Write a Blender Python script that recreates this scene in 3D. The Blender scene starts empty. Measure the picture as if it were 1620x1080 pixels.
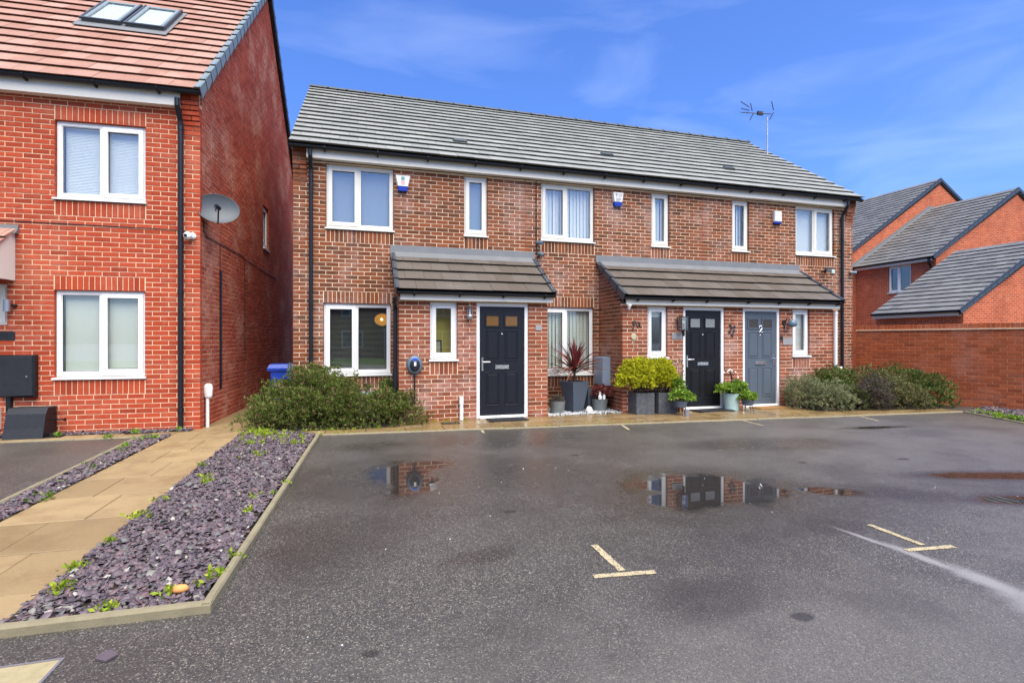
import bpy, math, random
import numpy as np
from mathutils import Vector, Matrix
R = math.radians
rnd = random.Random(11)
rs = np.random.RandomState(5)
scene = bpy.context.scene
col = scene.collection

# ---------------------------------------------------------------- camera, sky, sun, exposure
TH = 0.28516
CAM = Vector((1.154, -10.054, 1.431))
cd = bpy.data.cameras.new('camera')
cd.sensor_width = 36.0
cd.lens = 821.2 / 1620 * 36
cd.shift_y = -3 / 1620
cd.clip_end = 2000
cam = bpy.data.objects.new('camera', cd)
cam.location = CAM
cam.rotation_euler = (R(90), 0, -TH)
col.objects.link(cam)
scene.camera = cam

SUN_EL, SUN_AZ = R(62), R(172)          # azimuth: compass angle from +Y towards +X
world = bpy.data.worlds.new('World')
scene.world = world
world.use_nodes = True
wt = world.node_tree
wt.nodes.clear()
def wn(t, **k):
    n = wt.nodes.new(t)
    for a, b in k.items():
        setattr(n, a, b)
    return n
sky = wn('ShaderNodeTexSky', sky_type='NISHITA', sun_disc=False)
sky.sun_elevation = SUN_EL
sky.sun_rotation = SUN_AZ
sky.air_density = 1.0
sky.dust_density = 2.6
sky.ozone_density = 2.5
hs = wn('ShaderNodeHueSaturation')
hs.inputs['Saturation'].default_value = 1.12
hs.inputs['Value'].default_value = 1.0
tc = wn('ShaderNodeTexCoord')
mp = wn('ShaderNodeMapping')
mp.inputs['Scale'].default_value = (1.3, 2.2, 6.5)
mp.inputs['Rotation'].default_value = (0.12, 0.1, 0.5)
nz = wn('ShaderNodeTexNoise')
nz.inputs['Scale'].default_value = 1.7
nz.inputs['Detail'].default_value = 7
nz.inputs['Roughness'].default_value = 0.5
nz.inputs['Distortion'].default_value = 0.5
rp = wn('ShaderNodeValToRGB')
rp.color_ramp.elements[0].position = 0.46
rp.color_ramp.elements[0].color = (0, 0, 0, 1)
rp.color_ramp.elements[1].position = 0.86
rp.color_ramp.elements[1].color = (1, 1, 1, 1)
ml = wn('ShaderNodeMath', operation='MULTIPLY')
ml.inputs[1].default_value = 0.12
mx = wn('ShaderNodeMix', data_type='RGBA')
mx.inputs[7].default_value = (7.0, 7.6, 8.6, 1)
bg = wn('ShaderNodeBackground')
bg.inputs['Strength'].default_value = 0.15
wo = wn('ShaderNodeOutputWorld')
L = wt.links.new
L(tc.outputs['Generated'], mp.inputs['Vector'])
L(mp.outputs[0], nz.inputs['Vector'])
L(nz.outputs[0], rp.inputs[0])
L(rp.outputs[0], ml.inputs[0])
tint = wn('ShaderNodeMix', data_type='RGBA', blend_type='MULTIPLY')
tint.inputs[0].default_value = 1.0
tint.inputs[7].default_value = (0.45, 0.60, 0.95, 1)
L(sky.outputs[0], hs.inputs['Color'])
L(hs.outputs[0], tint.inputs[6])
L(tint.outputs[2], mx.inputs[6])
L(ml.outputs[0], mx.inputs[0])
L(mx.outputs[2], bg.inputs['Color'])
L(bg.outputs[0], wo.inputs['Surface'])

sd = bpy.data.lights.new('sun', 'SUN')
sd.energy = 3.7
sd.angle = R(70)
sd.color = (1.0, 0.91, 0.72)
sun = bpy.data.objects.new('sun', sd)
sv = Vector((math.sin(SUN_AZ) * math.cos(SUN_EL), math.cos(SUN_AZ) * math.cos(SUN_EL), math.sin(SUN_EL)))
sun.rotation_euler = sv.to_track_quat('Z', 'Y').to_euler()
sun.location = (0, -20, 30)
col.objects.link(sun)
scene.view_settings.view_transform = 'Standard'
scene.view_settings.look = 'None'
scene.view_settings.gamma = 1.0
scene.view_settings.exposure = 1.06
scene.cycles.max_bounces = 8
scene.cycles.transparent_max_bounces = 12

# ---------------------------------------------------------------- materials
MATS = {}
def newmat(name):
    m = bpy.data.materials.new(name)
    m.use_nodes = True
    nt = m.node_tree
    b = nt.nodes['Principled BSDF']
    MATS[name] = m
    return m, nt, b
class G:
    """small node graph helper"""
    def __init__(s, nt): s.nt = nt
    def n(s, t, **k):
        x = s.nt.nodes.new(t)
        for a, b in k.items(): setattr(x, a, b)
        return x
    def l(s, a, b): s.nt.links.new(a, b)
    def val(s, sock, v):
        if hasattr(v, 'is_output') or hasattr(v, 'links'): s.l(v, sock)
        else: sock.default_value = v
    def math(s, op, a, b=None, c=None, clamp=False):
        x = s.n('ShaderNodeMath', operation=op); x.use_clamp = clamp
        s.val(x.inputs[0], a)
        if b is not None: s.val(x.inputs[1], b)
        if c is not None: s.val(x.inputs[2], c)
        return x.outputs[0]
    def mix(s, f, a, b):
        x = s.n('ShaderNodeMix', data_type='RGBA')
        s.val(x.inputs[0], f)
        for i, v in ((6, a), (7, b)):
            if isinstance(v, tuple): x.inputs[i].default_value = (*v[:3], 1)
            else: s.l(v, x.inputs[i])
        return x.outputs[2]
    def pos(s): return s.n('ShaderNodeNewGeometry').outputs['Position']
    def noise(s, scale, detail=3, rough=.55, vec=None, dist=0.):
        x = s.n('ShaderNodeTexNoise')
        x.inputs['Scale'].default_value = scale; x.inputs['Detail'].default_value = detail
        x.inputs['Roughness'].default_value = rough; x.inputs['Distortion'].default_value = dist
        s.l(vec if vec is not None else s.pos(), x.inputs['Vector'])
        return x.outputs[0]
    def ramp(s, f, stops, interp='LINEAR'):
        x = s.n('ShaderNodeValToRGB'); cr = x.color_ramp; cr.interpolation = interp
        while len(cr.elements) < len(stops): cr.elements.new(0.5)
        for e, (p, c) in zip(cr.elements, stops):
            e.position = p; e.color = (*c, 1) if len(c) == 3 else c
        s.l(f, x.inputs[0]); return x.outputs[0]
    def rand(s):
        a = s.n('ShaderNodeObjectInfo').outputs['Random']
        b = s.n('ShaderNodeNewGeometry').outputs['Random Per Island']
        return s.math('FRACT', s.math('ADD', a, b))
    def maprange(s, v, a, b, c=0., d=1.):
        x = s.n('ShaderNodeMapRange'); x.interpolation_type = 'SMOOTHSTEP'
        s.val(x.inputs[0], v)
        x.inputs[1].default_value = a; x.inputs[2].default_value = b
        x.inputs[3].default_value = c; x.inputs[4].default_value = d
        return x.outputs[0]
    def bump(s, h, strength, dist, b):
        x = s.n('ShaderNodeBump'); x.inputs['Strength'].default_value = strength
        x.inputs['Distance'].default_value = dist
        s.l(h, x.inputs['Height']); s.l(x.outputs[0], b.inputs['Normal'])

def plain(name, c, rough=.6, spec=.4, metal=0., mott=.10, scale=14, bump=0., emis=None):
    m, nt, b = newmat(name); g = G(nt)
    n = g.noise(scale, 4)
    f = g.math('MULTIPLY_ADD', n, 2 * mott, 1 - mott)
    x = g.n('ShaderNodeMix', data_type='RGBA', blend_type='MULTIPLY')
    x.inputs[0].default_value = 1
    x.inputs[6].default_value = (*c, 1)
    cc = g.n('ShaderNodeCombineColor')
    for i in range(3): g.l(f, cc.inputs[i])
    g.l(cc.outputs[0], x.inputs[7])
    g.l(x.outputs[2], b.inputs['Base Color'])
    b.inputs['Roughness'].default_value = rough
    b.inputs['Specular IOR Level'].default_value = spec
    b.inputs['Metallic'].default_value = metal
    if bump: g.bump(g.noise(scale * 6, 3), bump, .004, b)
    if emis:
        b.inputs['Emission Color'].default_value = (*emis[0], 1)
        b.inputs['Emission Strength'].default_value = emis[1]
    return m

def brickmat(name, stops, efflo=.0, ecol=(.55, .42, .38), rough=.85):
    m, nt, b = newmat(name); g = G(nt)
    r = g.rand()
    c = g.ramp(r, stops)
    n = g.noise(38, 4, .65)
    c2 = g.mix(g.math('MULTIPLY', n, .55), c, tuple(x * .45 for x in stops[0][1]))
    big = g.noise(1.3, 4, .6)
    mask = g.maprange(g.math('MULTIPLY_ADD', g.noise(16, 3), .35, big), .62, .92)
    c3 = g.mix(g.math('MULTIPLY', mask, efflo), c2, ecol)
    dirt = g.maprange(g.noise(2.1, 5, .7), .52, .74)
    c3 = g.mix(g.math('MULTIPLY', dirt, .3), c3, tuple(x * .5 for x in stops[0][1]))
    odd = g.math('GREATER_THAN', g.math('FRACT', g.math('MULTIPLY', r, 17.3)), .9)
    c3 = g.mix(g.math('MULTIPLY', odd, .45), c3, tuple(x * .55 for x in stops[0][1]))
    g.l(c3, b.inputs['Base Color'])
    b.inputs['Roughness'].default_value = rough
    b.inputs['Specular IOR Level'].default_value = .25
    g.bump(g.noise(90, 3), .35, .004, b)
    return m

brickmat('brick_brown', [(0., (.125, .042, .016)), (.3, (.215, .063, .022)), (.62, (.295, .080, .026)), (.86, (.235, .070, .024)), (1., (.34, .110, .046))], efflo=.30)
brickmat('brick_pink', [(0., (.20, .056, .023)), (.35, (.295, .076, .031)), (.7, (.36, .092, .039)), (1., (.35, .122, .060))], efflo=.38)
brickmat('brick_red', [(0., (.38, .052, .018)), (.4, (.46, .064, .022)), (.8, (.53, .080, .028)), (1., (.44, .070, .030))], efflo=.22, ecol=(.55, .27, .17))
brickmat('brick_red_side', [(0., (.36, .060, .028)), (.4, (.43, .076, .036)), (.8, (.49, .095, .046)), (1., (.40, .085, .045))], efflo=.55, ecol=(.58, .32, .22))
brickmat('brick_wall', [(0., (.36, .082, .026)), (.5, (.46, .104, .031)), (1., (.52, .128, .040))], efflo=.15)
plain('mortar_pale', (.74, .57, .39), .95, .1, mott=.14, scale=9, bump=.3)
plain('mortar_red', (.72, .50, .31), .95, .1, mott=.14, scale=9, bump=.3)
plain('mortar_wall', (.52, .27, .14), .95, .1, mott=.2, scale=9, bump=.3)

def bricktex(name, c1, c2, mc, size=1.0):
    """far brickwork, pieces too small to tell apart"""
    m, nt, b = newmat(name); g = G(nt)
    geo = g.n('ShaderNodeNewGeometry')
    sp = g.n('ShaderNodeSeparateXYZ'); g.l(geo.outputs['Position'], sp.inputs[0])
    sn = g.n('ShaderNodeSeparateXYZ'); g.l(geo.outputs['Normal'], sn.inputs[0])
    ax = g.math('GREATER_THAN', g.math('ABSOLUTE', sn.outputs[0]), .7)
    u = g.n('ShaderNodeMix', data_type='FLOAT')
    g.l(ax, u.inputs[0]); g.l(sp.outputs[0], u.inputs[2]); g.l(sp.outputs[1], u.inputs[3])
    cv = g.n('ShaderNodeCombineXYZ'); g.l(u.outputs[0], cv.inputs[0]); g.l(sp.outputs[2], cv.inputs[1])
    t = g.n('ShaderNodeTexBrick'); g.l(cv.outputs[0], t.inputs['Vector'])
    t.inputs['Scale'].default_value = 1
    t.inputs['Brick Width'].default_value = .225; t.inputs['Row Height'].default_value = .075
    t.inputs['Mortar Size'].default_value = .008; t.inputs['Mortar Smooth'].default_value = .2
    t.inputs['Color1'].default_value = (*c1, 1); t.inputs['Color2'].default_value = (*c2, 1); t.inputs['Mortar'].default_value = (*mc, 1)
    cc_ = g.mix(g.math('MULTIPLY', g.maprange(g.noise(1.1, 5, .7), .42, .7), .4), t.outputs[0], tuple(x * .55 for x in c2))
    cc_ = g.mix(g.math('MULTIPLY', g.maprange(g.noise(2.7, 5, .7), .55, .75), .35), cc_, mc)
    g.l(cc_, b.inputs['Base Color'])
    b.inputs['Roughness'].default_value = .9; b.inputs['Specular IOR Level'].default_value = .2
    return m
bricktex('brick_far', (.47, .10, .038), (.32, .062, .025), (.56, .27, .16))
bricktex('brick_back', (.26, .07, .04), (.20, .055, .03), (.5, .38, .3))

def tilemat(name, c1, c2, rough, spec=.5, wet=.0):
    m, nt, b = newmat(name); g = G(nt)
    c = g.mix(g.rand(), c1, c2)
    n = g.noise(30, 5, .7)
    c = g.mix(g.math('MULTIPLY', n, .35), c, tuple(x * .5 for x in c1))
    st = g.noise(2.2, 4, .6)
    c = g.mix(g.math('MULTIPLY', g.maprange(st, .5, .75), .3), c, tuple(min(1, x * 1.45) for x in c2))
    c = g.mix(g.math('MULTIPLY', g.maprange(g.noise(5.5, 6, .75), .56, .74), .45), c, tuple(x * .5 for x in c1))
    g.l(c, b.inputs['Base Color'])
    g.l(g.math('MULTIPLY_ADD', n, .25, rough - .1), b.inputs['Roughness'])
    b.inputs['Specular IOR Level'].default_value = spec
    g.bump(g.noise(120, 2), .2, .003, b)
    return m
tilemat('tile_grey', (.215, .225, .205), (.285, .29, .26), .6, .3)
tilemat('tile_orange', (.31, .155, .105), (.40, .235, .175), .6, .3)
tilemat('tile_brown', (.085, .067, .050), (.115, .098, .080), .5, .4)
tilemat('tile_slate', (.125, .125, .118), (.19, .19, .18), .5, .35)
plain('tile_ridge', (.06, .068, .068), .55, .4)
plain('verge_grey', (.16, .20, .21), .5, .4)
plain('verge_dark', (.035, .045, .058), .45, .5)
plain('roof_deck', (.02, .02, .02), .9, .1)
plain('white_upvc', (.76, .75, .70), .35, .5, mott=.03)
plain('cream_upvc', (.72, .69, .59), .4, .5, mott=.05)
plain('fascia_white', (.66, .63, .54), .45, .4, mott=.05, scale=3)
plain('black_plastic', (.010, .0115, .014), .4, .35, mott=.25)
plain('dark_metal', (.02, .02, .022), .4, .5)
plain('lead', (.15, .155, .155), .55, .4, mott=.22, scale=5)
plain('chrome', (.75, .75, .74), .18, .5, metal=1.)
plain('steel', (.42, .43, .44), .4, .5, metal=.8)
plain('door_navy', (.0095, .011, .015), .38, .3, mott=.15, bump=.25)
plain('door_black', (.008, .008, .0085), .38, .3, mott=.15, bump=.25)
plain('door_grey', (.085, .105, .125), .4, .3, mott=.08, bump=.2)
plain('blind_white', (.82, .79, .71), .7, .2, mott=.04)
plain('blind_grey', (.24, .27, .29), .7, .2, mott=.05)  # blue-grey tone carries the sky reflection of the upper left panes
plain('blind_dim', (.30, .30, .24), .7, .2, mott=.05)
plain('blind_cream', (.74, .72, .60), .75, .2, mott=.05)
plain('room_dark', (.10, .095, .085), .9, .1)
plain('room_yellow', (.62, .50, .12), .9, .1)
plain('amber_glass', (.17, .085, .025), .15, .5, mott=.6, scale=40)
plain('frosted', (.20, .21, .20), .2, .5, mott=.7, scale=60)
plain('frosted_dark', (.05, .042, .036), .2, .5, mott=.7, scale=60)
plain('lamp_orange', (.8, .35, .05), .6, .2, emis=((1., .42, .05), .38))
plain('lamp_bulb', (1, .9, .7), .6, .2, emis=((1., .85, .5), 3.))
plain('blue_plastic', (.012, .075, .55), .35, .5)
plain('blue_lens', (.006, .03, .30), .2, .5)
plain('box_white', (.72, .70, .64), .4, .4)
plain('sticker_teal', (.16, .32, .33), .5, .3)
plain('sticker_pink', (.66, .42, .42), .5, .3)
plain('text_grey', (.25, .26, .25), .5, .3)
plain('meter_grey', (.20, .245, .30), .5, .4)
plain('plaque_grey', (.30, .285, .27), .45, .4, mott=.05)
plain('plaque_dark', (.022, .024, .027), .55, .25, mott=.35, scale=18)
plain('charger_black', (.014, .016, .022), .22, .5)
plain('charger_rim', (.10, .14, .17), .3, .5)
plain('planter_slate', (.085, .088, .092), .75, .25, mott=.75, scale=16, bump=.4)
plain('planter_dark', (.075, .092, .115), .55, .4, mott=.15)
plain('zinc', (.19, .205, .195), .5, .5, metal=.3, mott=.25)
plain('mint', (.42, .56, .49), .5, .4)
plain('soil', (.035, .027, .02), .95, .1, mott=.3, scale=40, bump=.5)
plain('rubber', (.018, .018, .02), .6, .3, bump=.5)
plain('coir', (.26, .14, .055), .95, .1, mott=.3, scale=60, bump=.6)
plain('dish_grey', (.075, .085, .09), .5, .4)
plain('terracotta', (.62, .28, .09), .7, .2)
plain('orn_cream', (.45, .40, .25), .7, .2)
plain('iron_grate', (.025, .022, .02), .7, .3)
m, nt, b = newmat('marking'); g = G(nt)
vv = g.n('ShaderNodeTexVoronoi'); vv.inputs['Scale'].default_value = 170; g.l(g.pos(), vv.inputs['Vector'])
vs_ = g.n('ShaderNodeSeparateColor'); g.l(vv.outputs['Color'], vs_.inputs[0])
wear = g.math('MULTIPLY', g.math('GREATER_THAN', g.math('ADD', vs_.outputs[0], g.math('MULTIPLY_ADD', g.noise(14, 4), .9, -.45)), .72), .8)
c = g.mix(wear, g.mix(g.noise(30, 4), (.34, .28, .16), (.46, .38, .22)), (.07, .063, .052))
g.l(c, b.inputs['Base Color']); b.inputs['Roughness'].default_value = .8
plain('edging', (.215, .185, .115), .9, .2, mott=.3, scale=12, bump=.4)
plain('cover_fill', (.30, .25, .14), .85, .2, mott=.3, scale=20, bump=.4)
plain('ground_grass', (.06, .11, .025), .95, .1, mott=.4, scale=3)
plain('stem', (.07, .045, .03), .9, .1)
plain('gate_wood', (.2, .1, .05), .8, .2)

# paving: buff slabs, slightly wet
m, nt, b = newmat('slab'); g = G(nt)
c = g.mix(g.rand(), (.215, .145, .062), (.30, .208, .095))
n1 = g.noise(2.6, 5, .65); n2 = g.noise(55, 3)
c = g.mix(g.math('MULTIPLY', g.maprange(n1, .42, .72), .55), c, (.17, .115, .055))
c = g.mix(g.math('MULTIPLY', g.maprange(g.noise(11, 6, .75), .55, .75), .4), c, (.14, .10, .05))
c = g.mix(g.math('MULTIPLY', g.maprange(g.noise(120, 3, .7), .52, .72), .5), c, (.11, .08, .04))
c = g.mix(g.math('MULTIPLY', g.maprange(n2, .5, .8), .4), c, (.34, .26, .135))
sx = g.n('ShaderNodeSeparateXYZ'); g.l(g.pos(), sx.inputs[0])
damp = g.math('MULTIPLY', g.maprange(sx.outputs[0], -.2, 1.2), g.maprange(sx.outputs[1], -3.4, -2.6))
c = g.mix(g.math('MULTIPLY', damp, .45), c, (.145, .092, .036))
g.l(c, b.inputs['Base Color'])
wetn = g.maprange(n1, .35, .7, .0, .35)
g.l(g.math('SUBTRACT', g.math('SUBTRACT', .75, wetn), g.math('MULTIPLY', damp, .32)), b.inputs['Roughness'])
g.bump(g.math('ADD', g.noise(25, 4), g.math('MULTIPLY', n2, .5)), .25, .006, b)

# slate chips
m, nt, b = newmat('slate_chip'); g = G(nt)
r = g.rand()
c = g.ramp(r, [(0, (.042, .033, .037)), (.3, (.092, .066, .075)), (.6, (.148, .110, .118)), (.8, (.148, .080, .078)), (.9, (.105, .112, .100)), (.97, (.17, .165, .13)), (1., (.5, .47, .38))])
c = g.mix(g.math('MULTIPLY', g.noise(60, 3), .5), c, (.05, .042, .055))
g.l(c, b.inputs['Base Color']); b.inputs['Roughness'].default_value = .55
m, nt, b = newmat('pebble_white'); g = G(nt)
c = g.ramp(g.rand(), [(0, (.42, .42, .40)), (.5, (.65, .65, .62)), (.7, (.25, .26, .26)), (1., (.06, .065, .07))])
g.l(c, b.inputs['Base Color']); b.inputs['Roughness'].default_value = .5

def leafmat(name, stops, rough=.7, trans=.25):
    m, nt, b = newmat(name); g = G(nt)
    c = g.ramp(g.rand(), stops)
    c = g.mix(g.math('MULTIPLY', g.maprange(g.noise(4.5, 3), .35, .7), .5), c, stops[0][1])
    g.l(c, b.inputs['Base Color']); b.inputs['Roughness'].default_value = rough
    b.inputs['Specular IOR Level'].default_value = .15
    t = g.n('ShaderNodeBsdfTranslucent'); g.l(c, t.inputs['Color'])
    ms = g.n('ShaderNodeMixShader'); ms.inputs[0].default_value = trans
    g.l(b.outputs[0], ms.inputs[1]); g.l(t.outputs[0], ms.inputs[2])
    g.l(ms.outputs[0], nt.nodes['Material Output'].inputs['Surface'])
leafmat('leaf_hebe', [(0, (0.047, 0.074, 0.014)), (.4, (0.105, 0.161, 0.025)), (.7, (0.184, 0.238, 0.042)), (.86, (0.271, 0.196, 0.095)), (1., (0.308, 0.155, 0.095))])
leafmat('leaf_silver', [(0, (0.093, 0.109, 0.049)), (.4, (0.228, 0.255, 0.121)), (.8, (0.361, 0.383, 0.194)), (1., (0.241, 0.153, 0.081))])
leafmat('leaf_green', [(0, (0.033, 0.059, 0.011)), (.45, (0.094, 0.144, 0.029)), (.8, (0.177, 0.212, 0.053)), (1., (0.309, 0.201, 0.096))])
leafmat('leaf_brown', [(0, (0.042, 0.031, 0.031)), (.4, (0.098, 0.070, 0.063)), (.75, (0.168, 0.140, 0.098)), (1., (0.182, 0.210, 0.098))])
leafmat('leaf_mixed', [(0, (0.052, 0.057, 0.020)), (.4, (0.138, 0.155, 0.050)), (.75, (0.241, 0.241, 0.099)), (1., (0.345, 0.207, 0.121))])
leafmat('leaf_yellow', [(0, (0.242, 0.263, 0.012)), (.4, (0.462, 0.473, 0.018)), (.75, (0.682, 0.630, 0.035)), (1., (0.330, 0.357, 0.020))], trans=.3)
leafmat('leaf_bright', [(0, (.08, .16, .02)), (.5, (.20, .34, .035)), (1., (.36, .46, .06))], trans=.3)
leafmat('leaf_red', [(0, (0.065, 0.016, 0.018)), (.5, (0.182, 0.036, 0.039)), (.8, (0.325, 0.078, 0.065)), (1., (0.390, 0.208, 0.117))])
leafmat('leaf_weed', [(0, (.14, .22, .02)), (.5, (.30, .40, .03)), (1., (.46, .48, .05))], trans=.3)

# glass: clear pane that mirrors the place in front of it
m, nt, b = newmat('glass'); g = G(nt)
nt.nodes.remove(b)
lw = g.n('ShaderNodeLayerWeight'); lw.inputs[0].default_value = .5
fac = g.math('MULTIPLY_ADD', g.math('POWER', lw.outputs['Facing'], 5.), .85, .10, clamp=True)
tr = g.n('ShaderNodeBsdfTransparent'); tr.inputs[0].default_value = (.93, .96, .96, 1)
gl = g.n('ShaderNodeBsdfGlossy'); gl.inputs['Roughness'].default_value = .015; gl.inputs['Color'].default_value = (.95, .97, 1, 1)
ms = g.n('ShaderNodeMixShader'); g.l(fac, ms.inputs[0]); g.l(tr.outputs[0], ms.inputs[1]); g.l(gl.outputs[0], ms.inputs[2])
g.l(ms.outputs[0], nt.nodes['Material Output'].inputs['Surface'])

# tarmac with puddles and damp patches
m, nt, b = newmat('tarmac'); g = G(nt)
P = g.pos()
def patch(cx, cy, rx, ry, rot=0.):
    mpn = g.n('ShaderNodeMapping'); mpn.vector_type = 'TEXTURE'
    mpn.inputs['Location'].default_value = (cx, cy, 0); mpn.inputs['Rotation'].default_value = (0, 0, rot)
    mpn.inputs['Scale'].default_value = (rx, ry, 1)
    g.l(P, mpn.inputs['Vector'])
    ln = g.n('ShaderNodeVectorMath', operation='LENGTH'); g.l(mpn.outputs[0], ln.inputs[0])
    return g.math('SUBTRACT', 1.0, ln.outputs['Value'])
def union(lst):
    v = patch(*lst[0])
    for e in lst[1:]: v = g.math('MAXIMUM', v, patch(*e))
    return v
edge = g.math('ADD', g.math('MULTIPLY_ADD', g.noise(3.2, 5, .65), 1.3, -.62), g.math('MULTIPLY_ADD', g.noise(38, 3, .6), .3, -.15))
pud = union([(1.60, -4.55, .40, .78, .12), (1.85, -4.1, .42, .22, -.1), (4.38, -5.78, .85, .60, -.42), (3.95, -6.05, .45, .35, 0), (5.42, -6.2, .36, .15, -.5), (7.6, -6.25, .8, .16, -.3), (6.85, -6.9, .5, .16, -.3), (9.2, -3.6, .5, .10, -.1)])
pe = g.math('ADD', pud, edge)
pm = g.maprange(pe, -.06, .34)
fringe = g.maprange(pe, -.75, .05)
dmp = union([(4.1, -6.15, 1.7, 1.0, -.3), (1.92, -6.7, .30, .13, .1), (1.3, -2.85, .55, .38, 0), (4.6, -6.85, .5, .3, -.4), (1.7, -4.5, 1.5, 1.3, 0), (3.0, -4.9, 1.0, 1.0, 0), (5.9, -6.4, 1.1, .3, -.5), (3.3, -2.9, 1.6, .8, 0), (1.0, -6.1, .6, .7, 0), (6.5, -4.2, 1.6, .5, -.15), (3.0, -7.6, .5, .25, .2)])
dm = g.math('MAXIMUM', g.maprange(g.math('ADD', dmp, edge), -.15, .65), fringe)
vor = g.n('ShaderNodeTexVoronoi'); vor.inputs['Scale'].default_value = 165; g.l(P, vor.inputs['Vector'])
sc = g.n('ShaderNodeSeparateColor'); g.l(vor.outputs['Color'], sc.inputs[0])
c = g.ramp(sc.outputs[0], [(0, (.030, .028, .025)), (.35, (.046, .042, .037)), (.7, (.070, .063, .054)), (.9, (.112, .098, .080)), (1., (.27, .235, .19))])
dry = g.maprange(g.math('ADD', union([(8.6, -4.4, 3.9, 2.3, 0), (3.2, -8.6, 3.6, 1.3, 0), (7.5, -8.0, 3, 1.6, 0), (-.5, -9, 2.5, 1.2, 0)]), edge), -.2, .75)  # paler dry tarmac; towards the right it also paints in the sky's sheen
dry_sheen_c = g.mix(g.math('MULTIPLY', sc.outputs[1], .8), (.085, .078, .068), (.17, .155, .135))
c = g.mix(g.math('MULTIPLY', dry, .62), c, dry_sheen_c)
c = g.mix(g.math('MULTIPLY', g.maprange(g.noise(.9, 5, .65), .4, .7), .5), c, (.032, .027, .022))
c = g.mix(g.math('MULTIPLY', g.maprange(g.noise(9, 5, .7), .52, .75), .3), c, (.075, .066, .054))
oil = union([(2.35, -5.9, .07, .05), (3.7, -4.1, .09, .06), (6.1, -5.2, .08, .06), (1.2, -7.6, .05, .04), (3.35, -7.9, .08, .05), (7.4, -5.4, .1, .05)])
c = g.mix(g.math('MULTIPLY', g.maprange(g.math('ADD', oil, g.math('MULTIPLY', edge, .8)), .0, .5), .7), c, (.016, .014, .012))
c = g.mix(g.math('MULTIPLY', dm, .42), c, (.020, .016, .013))
sky_streak = union([(4.655, -7.20, .030, .26, .10), (4.70, -7.56, .055, .34, .03), (4.72, -7.9, .10, .34, -.03), (4.68, -8.3, .2, .42, -.1)])
stm = g.math('MULTIPLY', g.maprange(g.math('ADD', sky_streak, g.math('MULTIPLY', edge, .8)), -.25, .8), .75)
c = g.mix(stm, c, (.26, .25, .235))  # sky reflection on a wet film, with some silt, painted as pale colour
c = g.mix(g.math('MULTIPLY', pm, .7), c, (.016, .013, .011))
g.l(c, b.inputs['Base Color'])
rough = g.math('SUBTRACT', .44, g.math('MULTIPLY', dm, .17))
rough = g.math('MULTIPLY', rough, g.math('SUBTRACT', 1., g.math('MULTIPLY', pm, .97)))
g.l(rough, b.inputs['Roughness'])
b.inputs['Specular IOR Level'].default_value = .45
hgt = g.math('MULTIPLY', g.math('ADD', vor.outputs['Distance'], g.noise(140, 2)), g.math('SUBTRACT', 1., pm))
g.bump(hgt, .30, .004, b)

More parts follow.
